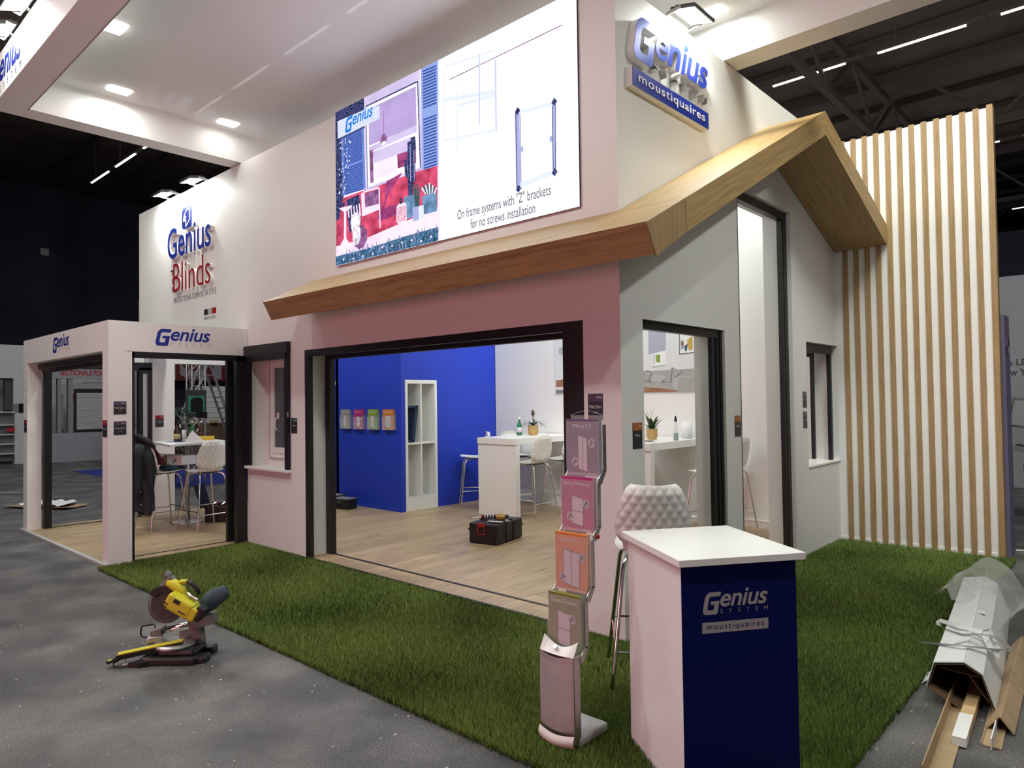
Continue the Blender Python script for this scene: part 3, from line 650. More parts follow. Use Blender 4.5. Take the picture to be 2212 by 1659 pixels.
# left half: house front
p_.quad('led_pink', SX0, XS, SZ0, SZ1); p_.poly('led_red', [(720, 436), (945, 352), (945, 470), (720, 545)]); p_.poly('led_pink', [(720, 200), (945, 100), (945, 190), (720, 290)])
p_.poly('led_navy', [(720, 230), (788, 200), (792, 262), (742, 425), (732, 475), (720, 480)])
p_.poly('led_lilac2', [(786, 190), (906, 130), (913, 366), (791, 411)])
p_.poly('led_white', [(791, 232), (902, 178), (907, 362), (794, 405)])
p_.poly('led_lilac', [(796, 236), (898, 186), (900, 272), (797, 315)])
p_.poly('led_lilac2', [(797, 318), (900, 270), (900, 285), (797, 330)])
p_.poly('led_lilac2', [(806, 328), (890, 295), (892, 330), (808, 352)])
p_.poly('led_pink', [(808, 353), (856, 334), (857, 370), (809, 388)])
p_.poly('led_red2', [(858, 334), (898, 320), (899, 352), (859, 364)])
p_.poly('led_plum', [(798, 325), (806, 323), (807, 394), (800, 396)])
p_.poly('led_navy', [(887, 298), (897, 294), (899, 322), (889, 326)])
line(p_, 'led_navy', (790, 230), (902, 176), .014); line(p_, 'led_navy', (902, 176), (908, 363), .014); line(p_, 'led_navy', (791, 230), (794, 406), .010)
# shutters with louvres
def shutter(pts, rows, mat='led_lightblue'):
    p_.poly(mat, pts); (ax, ay), (bx, by), (cx, cy), (dx, dy) = pts
    for i in range(rows):
        t0 = (i + .5) / rows
        if abs(t0 - .52) < .035: continue
        l = (ax + (dx - ax) * t0, ay + (dy - ay) * t0); r_ = (bx + (cx - bx) * t0, by + (cy - by) * t0)
        e = .10; line(p_, 'led_blue2', (l[0] + (r_[0] - l[0]) * e, l[1] + (r_[1] - l[1]) * e), (r_[0] - (r_[0] - l[0]) * e, r_[1] - (r_[1] - l[1]) * e), .017)
shutter([(909, 120), (946, 104), (947, 357), (912, 368)], 38)
shutter([(737, 300), (786, 276), (790, 408), (740, 423)], 26, 'led_blue')
for k in range(60):
    t = random.random(); p_.blob('led_paleblue' if k % 3 else 'led_navy', 732 + random.random() * 34 * (1 - t * .6), 300 + t * 120, .012, .012, 5)
p_.poly('led_pink', [(720, 560), (720, 534), (790, 515), (946, 448), (946, 497), (850, 522)])
p_.poly('led_red2', [(835, 392), (870, 372), (838, 420), (815, 470), (823, 478), (862, 462), (858, 440), (830, 450)])
# chair
p_.poly('led_navy', [(748, 432), (776, 420), (780, 470), (755, 505)]); p_.poly('led_plum', [(788, 420), (818, 408), (820, 440), (790, 450)])
for k in range(5): line(p_, 'led_pink', (752 + k * 6, 450 - k * 2.5), (754 + k * 6, 470 - k * 2.5), .02)
p_.poly('led_pink', [(780, 418), (787, 415), (789, 448), (820, 440), (821, 452), (782, 468)]); line(p_, 'led_pink', (785, 415), (818, 405), .02); line(p_, 'led_pink', (819, 406), (821, 492), .02)
# side table
p_.poly('led_pink', [(732, 450), (760, 443), (760, 448), (748, 456), (748, 515), (755, 525), (735, 530), (743, 515), (743, 458)])
p_.blob('led_navy', 742, 442, .03, .03, 8)
# cat
p_.blob('led_cat', 768, 480, .085, .10, 18, .12); p_.blob('led_white', 768, 488, .07, .08, 14, .1); p_.blob('led_plum', 778, 512, .12, .12, 18, .1); p_.blob('led_cat', 770, 506, .07, .11, 16, .1)
p_.blob('led_cat', 760, 468, .03, .05, 3); p_.blob('led_cat', 777, 464, .03, .05, 3)
# lamp in the window
line(p_, 'led_red2', (828, 238), (829, 292), .006); p_.poly('led_plum', [(826, 290), (831, 288), (837, 297), (833, 308), (823, 311), (821, 302)]); p_.blob('led_white', 829, 309, .035, .02, 10)
# cactus, pots, lantern
for q in (((885, 305), (887, 422), .07), ((876, 345), (878, 378), .045), ((878, 378), (886, 384), .04), ((893, 322), (894, 392), .05), ((893, 392), (887, 400), .04)): line(p_, 'led_navy', *q)
line(p_, 'led_mid', (886, 312), (887, 392), .01); line(p_, 'led_mid', (894, 325), (895, 390), .008)
p_.poly('led_steel', [(873, 426), (897, 419), (900, 466), (876, 474)]); p_.poly('led_steel', [(911, 424), (943, 415), (944, 456), (914, 464)])
p_.poly('led_mid', [(891, 448), (904, 445), (905, 475), (892, 478)]); p_.poly('led_soft', [(904, 445), (915, 443), (916, 471), (905, 475)])
for k in range(9): line(p_, 'led_green' if k % 2 else 'led_soft', (920 + k * 2.2, 419), (911 + k * 4, 395 + abs(k - 4) * 2.5), .018)
for k in range(4): line(p_, 'led_green', (898 + k * 2, 446), (894 + k * 4, 398 + 8 * (k % 2)), .02)
p_.poly('led_pink', [(857, 446), (862, 440), (874, 437), (878, 441), (879, 475), (874, 482), (860, 484), (856, 478)])
for k in range(9): line(p_, 'led_red', (858, 450 + k * 3.6), (878, 445 + k * 3.6), .006)
line(p_, 'led_navy', (866, 428), (867, 440), .03)
# grass
p_.poly('led_grass', [(715, 557), (800, 535), (870, 512), (947, 490), (947, 560), (715, 620)])
for k in range(150):
    t = random.random(); px = 738 + t * 205; py = 552 - t * 58 + random.random() * 24; line(p_, random.choice(['led_steel', 'led_green', 'led_blue2', 'led_mid']), (px, py), (px + random.uniform(-2, 2), py - 8 - random.random() * 5), .007)
for k in range(10): p_.blob('led_pink', 742 + k * 21, 556 - k * 5.6 + random.random() * 10, .014, .012, 6)
# logo band
p_.poly('led_paleblue', [(729, 262), (790, 236), (820, 228), (820, 256), (730, 300)])
p_.mb.build('picture', p_.m, hou)
def led_logo():
    LY[0] -= .0005; o = at(745, 285, y=LY[0]); r_ = at(806, 251, y=LY[0]); u = Vector((r_.x - o.x, 0, 0)); t = at(746, 258, y=LY[0])
    genius(sc, o - Vector((0, 0, .02)), u, (0, 0, t.z - o.z + .03), 'led_logo', sysmat='led_mid', eps=.0002)
    a = MB(); y_ = LY[0] - .0003
    o1, o2 = at(988, 474, y=y_), at(1190, 424, y=y_); put_text(a, 'On frame systems with "Z" brackets', (o1.x, y_, o1.z - .03), (o2.x - o1.x, 0, 0), (0, 0, .115), bold=.004)
    o1, o2 = at(1016, 486, y=y_), at(1156, 452, y=y_); put_text(a, 'for no screws installation', (o1.x, y_, o1.z - .035), (o2.x - o1.x, 0, 0), (0, 0, .085), bold=.004); a.build('caption', 'led_gray', hou)
led_logo()
area('screen_glow', ((SX0 + SX1) / 2, -.06, (SZ0 + SZ1) / 2), (0, -1, 0), 3.2, 1.6, 15, (.84, .89, 1), sc)

# ---- word mark on the right wall
rs = thing('wall_sign', 'raised blue and silver word mark with a blue bar high on the right wall', 'sign', (0, 0, 0))
genius(rs, (.001, .135, 4.375), (0, 1.22, 0), (0, 0, .35), 'sign_face', body='white_plastic', d=.065, sysmat='brushed_steel') if False else None
pmat('sign_face', (.022, .055, .42), .32, metal=.25)
genius(rs, (.001, .135, 4.375), (0, 1.22, 0), (0, 0, .35), 'sign_face', body='white_plastic', d=.065, sysmat='brushed_steel')
a = MB(); a.box((.001, .13, 4.155), (.058, 1.36, 4.302)); a.build('bar', 'white_plastic', rs)
a = MB(); a.box((.0581, .135, 4.158), (.062, 1.357, 4.300)); a.build('bar_face', 'logo_blue', rs)
a = MB(); put_text(a, 'moustiquaires', (.0621, .215, 4.185), (0, 1.07, 0), (0, 0, .088), .004, bold=.004, space=1.12); a.build('lettering', 'lettering_white', rs)
# ---- raised sign on the left part of the front wall
ls = thing('wall_sign', 'raised blue and red lettering under a square emblem, left part of the front wall', 'sign', (0, 0, 0))
def raised(txt, o, u, v, name, face, d=.055, **k):
    a = MB(); put_text(a, txt, o, u, v, d - .004, **k); a.build(name + '_body', 'white_plastic', ls)
    o2 = Vector(o) + Vector(u).cross(Vector(v)).normalized() * (d - .0035); a = MB(); put_text(a, txt, o2, u, v, .004, **k); a.build(name, face, ls)
raised('Genius', (-8.08, -.001, 3.985), (1.46, 0, 0), (0, 0, .46), 'lettering', 'logo_blue', bold=.006)
b0, b1 = at(375, 622, y=-.05), at(455, 604, y=-.05)
raised('Blinds', (b0.x, -.001, 3.47), (b1.x - b0.x, 0, 0), (0, 0, .43), 'lettering', 'logo_red', bold=-.008)
raised('and', (-7.86, -.001, 3.50), (0, 0, .33), (-.17, 0, 0), 'lettering', 'print_dark', d=.03)
a = MB(); put_text(a, 'PROTECTION & COMFORT IN STYLE', (-7.98, -.001, 3.325), (1.41, 0, 0), (0, 0, .085), .003, bold=-.012); a.build('lettering', 'mid_gray', ls)
def rr(cx, cz, w, h, r, y, n=5):
    P = []
    for (sx, sz, a0) in ((1, 1, 0), (-1, 1, 90), (-1, -1, 180), (1, -1, 270)):
        for i in range(n + 1):
            t = R(a0 + 90 * i / n); P.append((cx + sx * (w / 2 - r) + r * math.cos(t), y, cz + sz * (h / 2 - r) + r * math.sin(t)))
    return P
a = MB(); a.prism(rr(-7.392, 4.515, .33, .31, .06, -.001), (0, -.05, 0)); a.build('emblem', 'white_plastic', ls, fix=True)
a = MB(); a.prism(rr(-7.392, 4.515, .33, .31, .06, -.051), (0, -.005, 0)); a.build('emblem_face', 'logo_blue', ls, fix=True)
E_ = lambda x, z: (-7.392 + x, -.0562, 4.515 + z)
a = MB(); W_ = .022
for p, q in (((-.105, .03), (.0, .115)), ((0, .115), (.115, .115)), ((.105, .115), (.105, -.04)), ((.105, -.04), (-.03, -.13)), ((-.03, -.13), (-.03, -.02)), ((-.03, .02), (-.105, .03)), ((-.03, .0), (-.03, .03))): a.bar(E_(*p), E_(*q), W_, .004, up=(0, 1, 0))
c0 = E_(-.085, -.015); a.cyl(c0, (c0[0], c0[1] - .003, c0[2]), .035, n=16); a.build('emblem_mark', 'lettering_white', ls)
fl = thing('flag_label', 'small dark, grey and red flag print with tiny lettering under the left sign', 'label', (0, 0, 0))
for i, (x0, x1, mt) in enumerate(((-6.95, -6.83, 'sign_dark'), (-6.83, -6.70, 'light_gray'), (-6.70, -6.575, 'red_paint'))):
    a = MB(); a.box((x0, -.003, 3.055), (x1, -.0005, 3.135)); a.build('stripe', mt, fl)
a = MB(); put_text(a, 'MADE IN ITALY', (-6.95, -.002, 2.985), (.37, 0, 0), (0, 0, .045)); a.build('lettering', 'dark_gray', fl)
# ---- vinyl word marks on the pavilion
pl = thing('pavilion_logo', 'large flat blue word mark on the right side of the pavilion', 'logo', (0, 0, 0)); genius(pl, (-5.693, -1.135, 2.495), (0, .655, 0), (0, 0, .20), 'logo_blue')
pl = thing('pavilion_logo', 'flat blue word mark on the pinkish front of the pavilion', 'logo', (0, 0, 0)); genius(pl, (-7.80, -1.6260, 2.50), (.69, 0, 0), (0, 0, .20), 'logo_blue')

# ---- small product signs
def sign(label, ax, c, u0, z0, w, h, head, lines, group='small dark product signs'):
    """ax 'y': faces -y, spans x; ax 'x': faces +x, spans y"""
    if ax == 'y': O = Vector((u0, c, z0)); U = Vector((1, 0, 0)); N = Vector((0, -1, 0))
    else: O = Vector((c, u0, z0)); U = Vector((0, 1, 0)); N = Vector((1, 0, 0))
    Z = Vector((0, 0, 1)); t = thing('product_sign', label, 'sign', O, 0, group)
    def slab_(u, v, ww, hh, d0, d1): a = MB(); a.obox(U * (u + ww / 2) + Z * (v + hh / 2) + N * (d0 + d1) / 2, U * ww / 2, Z * hh / 2, N * (d1 - d0) / 2); return a
    pn = slab_(0, 0, w, h, .0003, .004).build('panel', 'sign_dark', t)
    slab_(0, h * .70, w, h * .30, .004, .0046).build('header', head, pn)
    a = MB(); put_text(a, 'Genius', N * .0048 + U * w * .60 + Z * h * .83, U * w * .34, Z * h * .085, bold=.01, shear=.25)
    zz = .44
    for i, (s_, wd, hh) in enumerate(lines):
        put_text(a, s_, N * .0048 + U * w * (.5 - wd / 2) + Z * h * zz, U * w * wd, Z * h * hh); zz -= hh + .06
    a.build('lettering', 'lettering_white', pn); return t
sign('upper small sign with violet header on the pavilion pillar', 'x', -5.694, -1.572, 1.70, .13, .146, 'sign_violet', (('Midel 22mm', .8, .12), ('single', .25, .05)))
sign('lower small sign with violet header on the pavilion pillar', 'x', -5.694, -1.572, 1.47, .13, .15, 'sign_violet', (('Micro 13mm', .8, .11), ('single', .25, .05)))
sign('narrow red headed sign on the pavilion front beside the corner', 'y', -1.626, -5.865, 1.45, .135, .185, 'sign_red', (('Micro 13mm', .7, .09),))
sign('red headed sign on the far left pillar of the pavilion', 'y', -1.626, -9.20, 1.43, .13, .18, 'sign_red', (('Micro 13mm', .7, .09),))
sign('red headed sign on the inner pillar behind the pavilion table', 'x', -8.999, .105, 1.44, .13, .19, 'sign_red', (('Midel 22mm', .8, .10), ('single', .3, .05)))
sign('grey blue headed sign right of the narrow window niche', 'y', 0, -4.625, 1.445, .13, .18, 'sign_blue', (('Wing', .5, .1), ('window', .3, .05))) if False else sign('grey blue headed sign right of the narrow window niche', 'y', 0, -4.625, 1.445, .13, .18, 'sign_blue', (('Miny 17', .6, .1),))
sign('violet headed sign on the corner pillar above the brochure stand', 'y', 0, -.30, 1.64, .135, .20, 'sign_violet', (('Midel 22mm', .8, .13), ('Double', .3, .06)))
sign('orange headed sign left of the tall right wall opening', 'x', 0, .141, 1.42, .13, .195, 'sign_orange', (('Maxxy', .5, .13),))
sign('orange headed sign between the two tall openings of the right wall', 'x', 0, 1.885, 1.43, .128, .195, 'sign_orange', (('RollOut', .6, .1),))
sign('upper grey headed sign beside the small right window', 'x', 0, 3.635, 1.67, .115, .18, 'sign_blue', (('Miny 17', .6, .1),))
sign('lower grey headed sign beside the small right window', 'x', 0, 3.635, 1.44, .115, .185, 'sign_blue', (('Miny 17', .6, .1),))

# ================================================================== room contents
def brochure_art(mb_list, O, U, Z, N, w, h, kind):
    """pale line drawing of a screen door plus one or two round details"""
    def P(u, v, e=.0006): return O + U * (u * w) + Z * (v * h) + N * e
    a, b, c = mb_list
    l, r_, b_, t_ = {'door': (.36, .66, .12, .72), 'roll': (.33, .70, .14, .66), 'wide': (.26, .78, .12, .72), 'fixed': (.30, .70, .10, .70)}[kind]
    sk = -.05
    a.poly([P(l, b_), P(r_, b_ + sk), P(r_, t_ + sk), P(l, t_)])
    for q in (((l, b_), (l, t_)), ((r_, b_ + sk), (r_, t_ + sk)), ((l, t_), (r_, t_ + sk)), ((l, b_), (r_, b_ + sk))): c.bar(P(*q[0], .001), P(*q[1], .001), w * .014, .0004, up=N)
    if kind in ('door', 'wide'): m_ = (l + r_) / 2; c.bar(P(m_, b_, .0012), P(m_, t_ - .02, .0012), w * .014, .0004, up=N)
    else: c.bar(P(l, .38, .0012), P(r_, .36, .0012), w * .012, .0004, up=N)
    cs = {'door': ((.80, .58), (.26, .24)), 'roll': ((.80, .52), (.27, .26)), 'wide': ((.86, .60), (.24, .22)), 'fixed': ((.76, .58),)}[kind]
    for (cu, cv) in cs:
        b.add([P(cu + .115 * math.cos(6.283 * i / 20), cv + .085 * math.sin(6.283 * i / 20), .0014) for i in range(20)], [tuple(range(20))])
        c.bar(P(cu - .05, cv - .05, .0018), P(cu + .02, cv + .05, .0018), w * .05, .0004, up=N); c.bar(P(cu - .02, cv + .02, .002), P(cu + .09, cv, .002), w * .03, .0004, up=N)
def brochure(label, O, U, N, w, h, mat, kind, title, th=.012, group=None, tsz=.10, tw=.7, tilt=Vector((0, 0, 1))):
    O, U, N = Vector(O), Vector(U), Vector(N); Z = tilt
    t = thing('brochure', label, 'brochure', O, 0, group); o = Vector((0, 0, 0))
    a = MB(); a.obox(U * w / 2 + Z * h / 2 - N * th / 2, U * w / 2, Z * h / 2, N * th / 2); cv = a.build('cover', mat, t)
    L = (MB(), MB(), MB()); brochure_art(L, o, U, Z, N, w, h, kind)
    L[0].build('drawing', 'print_pale', cv); L[1].build('detail_circle', 'print_lilac', cv); L[2].build('drawing_lines', 'print_dark', cv)
    a = MB(); put_text(a, title, U * w * (.5 - tw / 2) + Z * h * .83 + N * .0008, U * w * tw, Z * h * tsz, space=1.1); put_text(a, 'Genius', U * w * .68 + Z * h * .025 + N * .0008, U * w * .22, Z * h * .035, bold=.01, shear=.25); a.build('title', 'lettering_white', cv)
    return t
# ---- four wall brochure holders on the blue wall
for i, (x0, x1, mat, kind, nm, title) in enumerate(((-7.60, -7.34, 'gray_print', 'door', 'grey', 'Miny17'), (-7.21, -6.95, 'magenta', 'roll', 'magenta', 'Roll-up'), (-6.81, -6.55, 'lime', 'fixed', 'green', 'Fixed Frame'), (-6.40, -6.13, 'orange', 'wide', 'orange', 'RollOut'))):
    h = thing('brochure_holder', 'clear acrylic holder with the %s brochure on the blue wall' % nm, 'holder', (x0, 2.72, 1.345), 0, 'acrylic holders on the blue wall')
    a = MB(); a.box((-.012, -.058, -.006), (x1 - x0 + .012, -.0005, 0)); a.box((-.012, -.058, -.006), (-.008, -.0005, .24)); a.box((x1 - x0 + .008, -.058, -.006), (x1 - x0 + .012, -.0005, .24)); a.box((-.012, -.060, -.006), (x1 - x0 + .012, -.057, .20)); a.build('tray', 'acrylic', h)
    a = MB(); a.box((-.012, -.004, -.006), (x1 - x0 + .012, -.0005, .30)); a.build('back_plate', 'acrylic', h)
    brochure('%s brochure stack held on the blue wall' % nm, (x0, 2.67, 1.347), (1, 0, 0), (0, -1, 0), x1 - x0, .33, mat, kind, title, .035, 'brochures on the blue wall', .07, .75)
# ---- shelving unit in the niche
sh = thing('shelving_unit', 'white built in shelving unit with four open compartments in the blue wall', 'shelf', (-5.98, 2.80, F))
a = MB(); a.box((-.40, 0, 0), (.006, .05, 2.12)); a.build('side_panel', 'white_gloss', sh)
a = MB(); a.box((-.40, .625, 0), (.006, .675, 2.12)); a.build('side_panel', 'white_gloss', sh)
a = MB(); a.box((-.40, .05, 2.06), (.005, .625, 2.12)); a.build('top', 'white_gloss', sh)
a = MB(); a.box((-.40, .05, 0), (-.004, .625, .20)); a.build('plinth', 'white_gloss', sh)
a = MB(); a.box((-.40, .05, 1.07), (-.002, .625, 1.10)); a.build('shelf', 'white_gloss', sh)
a = MB(); a.box((-.40, .325, .20), (-.001, .35, 2.06)); a.build('divider', 'white_gloss', sh)
a = MB(); a.box((-.41, .0, 0), (-.40, .675, 2.12)); a.build('back_panel', 'white_gloss', sh)
pf = thing('window_sample', 'dark blue sample frame leaning inside the upper left compartment', 'sample', (-6.12, 2.87, F + 1.10))
mt = Matrix.Rotation(R(-10), 4, 'X')
a = MB()
for (p, q) in (((-.12, .12, .0), (.12, .15, .60)), ((-.12, -.0, .57), (.12, .15, .60)), ((-.12, 0, .0), (.12, .13, .035))):
    pass
a.obox((0, .16, .30), (.11, 0, 0), (0, .028, 0), Vector((0, .045, .30)));  a.obox((0, .095, .585), (.11, 0, 0), (0, .11, 0), (0, 0, .018)); a.obox((0, .03, .018), (.11, 0, 0), (0, .10, 0), (0, 0, .018)); a.build('frame', 'navy_frame', pf)
a = MB(); a.obox((-.02, .205, .30), (.10, 0, 0), (0, .010, 0), Vector((0, .045, .30))); a.build('glazing_strip', 'white_gloss', pf)

# ---- bar tables
def bar_table(label, x0, y0):
    t = thing('bar_table', label, 'table', (x0, y0, F), 0, 'high white bar tables')
    a = MB(); a.rbox((0, 0, 1.095), (.80, 1.48, 1.19), .004); a.build('tabletop', 'white_gloss', t)
    for yy in (.02, 1.38):
        a = MB(); a.box((.0, yy, 0), (.79, yy + .095, 1.095)); a.build('leg', 'white_gloss', t)
    return t
bar_table('high white bar table beside the blue wall', -4.94, 3.39); bar_table('high white bar table behind the right door opening', -2.625, 3.39)
TZ = F + 1.19

# ---- quilted bar stools
def make_stool(label, loc, rz, group):
    t = thing('bar_stool', label, 'bar stool', loc, rz, group)
    prof = [(.235, .828), (.20, .832), (.10, .818), (0, .810), (-.09, .810), (-.155, .828), (-.195, .87), (-.205, .92), (-.213, .98), (-.232, 1.06), (-.25, 1.14), (-.262, 1.20), (-.268, 1.232)]
    wid = [.17, .205, .225, .225, .205, .185, .20, .232, .240, .225, .20, .172, .155]
    L = [0]
    for p, q in zip(prof, prof[1:]): L.append(L[-1] + math.dist(p, q))
    nv, nu = 81, 61; f_, b_ = [], []
    def lerp(arr, s):
        for i in range(len(L) - 1):
            if s <= L[i + 1] + 1e-9:
                k = (s - L[i]) / (L[i + 1] - L[i]); k = k * k * (3 - 2 * k) * .25 + k * .75
                A, B = arr[i], arr[i + 1]; return tuple(x + (y - x) * k for x, y in zip(A, B)) if isinstance(A, tuple) else A + (B - A) * k
        return arr[-1]
    for j in range(nv):
        s = L[-1] * j / (nv - 1); x, z = lerp(prof, s); w = lerp(wid, s); x2, z2 = lerp(prof, min(L[-1], s + .01)); x1, z1 = lerp(prof, max(0, s - .01))
        d = Vector((x2 - x1, 0, z2 - z1)).normalized(); n = Vector((-d.z, 0, d.x))          # n: outer side (under the seat / behind the back)
        rf, rb = [], []
        for i in range(nu):
            u = 2 * i / (nu - 1) - 1; up = u * w
            edge = (1 - abs(u)) ; e2 = min(s, L[-1] - s) / .03
            up *= 1 - .12 * max(0, 1 - e2) ** 2 * (abs(u) > .5)
            curl = .045 * u * u * (1 if s > L[5] else .25) + .018 * max(0, 1 - (L[-1] - s) / .05)
            pa, pb = (up / .031 + s / .048), (up / .031 - s / .048)
            q = min(abs(math.sin(math.pi * pa / 2)), abs(math.sin(math.pi * pb / 2))) ; q = .009 * q * min(1, edge * 6, e2 * 1.5 if e2 > 0 else 0)
            P = Vector((x, up, z)) - n * curl
            rf.append(P - n * .004 ); rb.append(P + n * (.006 + q * (1 if s > L[4] else .4)))
        f_.append(rf); b_.append(rb)
    a = MB(); a.smooth = True; a.grid(f_); a.grid([r_[::-1] for r_ in b_])
    ring = [(0, i) for i in range(nu)] + [(j, nu - 1) for j in range(1, nv)] + [(nv - 1, i) for i in range(nu - 2, -1, -1)] + [(j, 0) for j in range(nv - 2, 0, -1)]
    vs = [f_[j][i] for j, i in ring] + [b_[j][i] for j, i in ring]; N = len(ring); a.add(vs, [(i, (i + 1) % N, (i + 1) % N + N, i + N) for i in range(N)])
    a.build('seat_shell', 'white_plastic', t)
    for sx in (1, -1):
        for sy in (1, -1):
            a = MB(); a.smooth = True; fx, fy = (.255 if sx > 0 else -.265) , .275 * sy
            a.tube([(.04 * sx, .09 * sy, .792), (.105 * sx, .135 * sy, .792), (.145 * sx, .165 * sy, .778), (.163 * sx, .178 * sy, .755), (.18 * sx, .19 * sy, .72), (fx * .96, fy * .95, .10), (fx, fy, .012)], .0125, 8); a.build('leg', 'chrome', t)
    def lg(sx, sy, z): k = (.72 - z) / .708; fx, fy = (.255 if sx > 0 else -.265), .275 * sy; return (.18 * sx + (fx - .18 * sx) * k, .19 * sy + (fy - .19 * sy) * k, z)
    a = MB(); a.tube([lg(1, 1, .27), lg(-1, 1, .27)], .007, 6); a.tube([lg(1, -1, .27), lg(-1, -1, .27)], .007, 6); a.tube([lg(1, 1, .30), lg(1, -1, .30)], .008, 6); a.tube([lg(-1, 1, .22), lg(-1, -1, .22)], .007, 6); a.build('footrest', 'chrome', t)
    a = MB(); a.box((-.12, -.11, .788), (.12, .11, .803)); a.build('mount', 'dark_gray', t)
    return t
SG = 'white quilted bar stools'
st0 = make_stool('white quilted bar stool on the turf behind the reception counter', (.47, -.40, .028), R(127), SG)
copy_tree(st0, (-4.10, 3.75, F), R(180), 'white quilted bar stool right of the left bar table, nearest to its front end')
copy_tree(st0, (-4.10, 4.50, F), R(180), 'white quilted bar stool right of the left bar table, half hidden by the brochure stand')
copy_tree(st0, (-5.60, 3.98, F), R(230), 'white quilted bar stool between the blue wall and the left bar table')
copy_tree(st0, (-5.17, 4.60, F), R(0), 'white quilted bar stool at the far side of the left bar table')
copy_tree(st0, (-2.92, 4.45, F), R(0), 'white quilted bar stool at the far side of the right bar table')
copy_tree(st0, (-1.30, 3.98, F), R(180), 'white quilted bar stool right of the right bar table, seat edge showing')
copy_tree(st0, (-1.33, 4.56, F), R(180), 'white quilted bar stool whose chrome leg shows in the tall opening')
copy_tree(st0, (-7.15, .10, F), R(186), 'white quilted bar stool in the pavilion with its back to the door')
copy_tree(st0, (-7.60, -.33, F), R(93), 'white bar stool in the pavilion with the dark jacket over its back')

# ---- things on the bar tables
def lathe_thing(name, label, cat, loc, pieces, group=None, n=20):
    t = thing(name, label, cat, loc, 0, group)
    for pn, prof, mt_ in pieces:
        a = MB(); a.smooth = True; a.lathe(prof, n=n); a.build(pn, mt_, t)
    return t
lathe_thing('water_bottle', 'green water bottle with white cap and pale label on the left bar table', 'bottle', (-5.05 + .28, 4.20, TZ), (('glass', [(.0, 0), (.040, .003), (.042, .02), (.042, .15), (.036, .18), (.018, .225), (.014, .25), (.014, .265)], 'bottle_green'), ('label', [(.0425, .05), (.0427, .05), (.0427, .13), (.0425, .13)], 'label_paper'), ('cap', [(.016, .262), (.017, .265), (.017, .292), (.0, .294)], 'white_gloss')))
def basket_pot(label, loc, r=.075, h=.155):
    t = thing('planter_basket', label, 'planter', loc, 0, 'woven baskets with plants')
    a = MB(); a.smooth = True; n = 40; rows = 26; P = []
    for j in range(rows):
        z = h * j / (rows - 1); rr_ = r * (.80 + .24 * min(1, z / (h * .35)) ** .7)
        P.append([(((rr_ + .0045 * (math.sin(i / n * 6.283 * 8 + j * .9) * math.cos(j * .5))) * math.cos(i / n * 6.283)), ((rr_ + .0045 * (math.sin(i / n * 6.283 * 8 + j * .9) * math.cos(j * .5))) * math.sin(i / n * 6.283)), z) for i in range(n + 1)])
    a.grid(P); a.lathe([(0, .001), (r * .8, .001)], n=20); a.build('basket', 'basket', t)
    a = MB(); a.lathe([(0, h * .9), (r * 1.0, h * .9)], n=20); a.build('soil', 'soil', t); return t
def leafblade(mb, root, az, length, rise, droop, w, n=7):
    L, Rr = [], []; d = Vector((math.cos(az), math.sin(az), 0)); s_ = Vector((-math.sin(az), math.cos(az), 0)); root = Vector(root)
    for i in range(n):
        t = i / (n - 1); p = root + d * (length * t) + Vector((0, 0, rise * t - droop * t * t)); ww = w * (math.sin(math.pi * min(1, .12 + t * .88)) ** .7) if i < n - 1 else .0006
        L.append(p + s_ * ww); Rr.append(p - s_ * ww)
    mb.grid([[l, l * .5 + r_ * .5 + Vector((0, 0, -ww * .3)), r_] for l, r_ in zip(L, Rr)])
bx, by = -4.62, 4.37
basket_pot('woven basket planter holding the bromeliad on the left bar table', (bx, by, TZ), .082, .16)
pl = thing('bromeliad', 'bromeliad with thin arching leaves and brown flower head on the left bar table', 'plant', (bx, by, TZ + .14)); a = MB()
for k in range(22): leafblade(a, (0, 0, 0), k * 2.4, .20 + .10 * random.random(), .26 + .1 * random.random(), .24 + .12 * random.random(), .010)
a.build('leaves', 'pine_leaf', pl); a = MB(); a.cyl((0, 0, 0), (0, 0, .20), .008, n=6); a.build('stem', 'leaf', pl)
a = MB(); a.smooth = True; a.lathe([(.008, .17), (.026, .19), (.032, .22), (.024, .25), (.010, .27), (.0, .28)], n=12); a.build('flower_head', 'pine_bud', pl)
bx, by = -2.30, 4.23
basket_pot('woven basket planter holding the leafy plant on the right bar table', (bx, by, TZ), .072, .15)
pl = thing('leafy_plant', 'leafy green houseplant with broad pointed leaves on the right bar table', 'plant', (bx, by, TZ + .13)); a = MB()
for k in range(30): leafblade(a, (random.uniform(-.02, .02), random.uniform(-.02, .02), 0), k * 2.4, .05 + .13 * random.random(), .14 + .17 * random.random(), .05 + .10 * random.random(), .020)
a.build('leaves', 'leaf', pl); a = MB()
for k in range(4): a.tube([(0, 0, 0), (-.05 + .02 * k, -.02, .18), (-.12 + .06 * k, -.03, .27 + .01 * k)], .002, 4)
a.build('stems', 'leaf', pl)
lathe_thing('spray_bottle', 'clear spray bottle half full of green liquid on the right bar table', 'bottle', (-1.91, 4.20, TZ), (('liquid', [(0, .002), (.031, .004), (.033, .02), (.030, .10), (.0, .10)], 'green_liquid'), ('bottle', [(.033, .0), (.034, .02), (.031, .10), (.024, .20), (.016, .25), (.015, .262)], 'clear_bottle'), ('nozzle', [(.017, .255), (.018, .28), (.012, .315), (.006, .335), (0, .337)], 'black_plastic')))
lathe_thing('paper_roll', 'white paper towel roll at the far end of the right bar table', 'paper roll', (-1.99, 4.66, TZ), (('roll', [(.02, 0), (.075, 0), (.075, .24), (.02, .24)], 'paper'),))
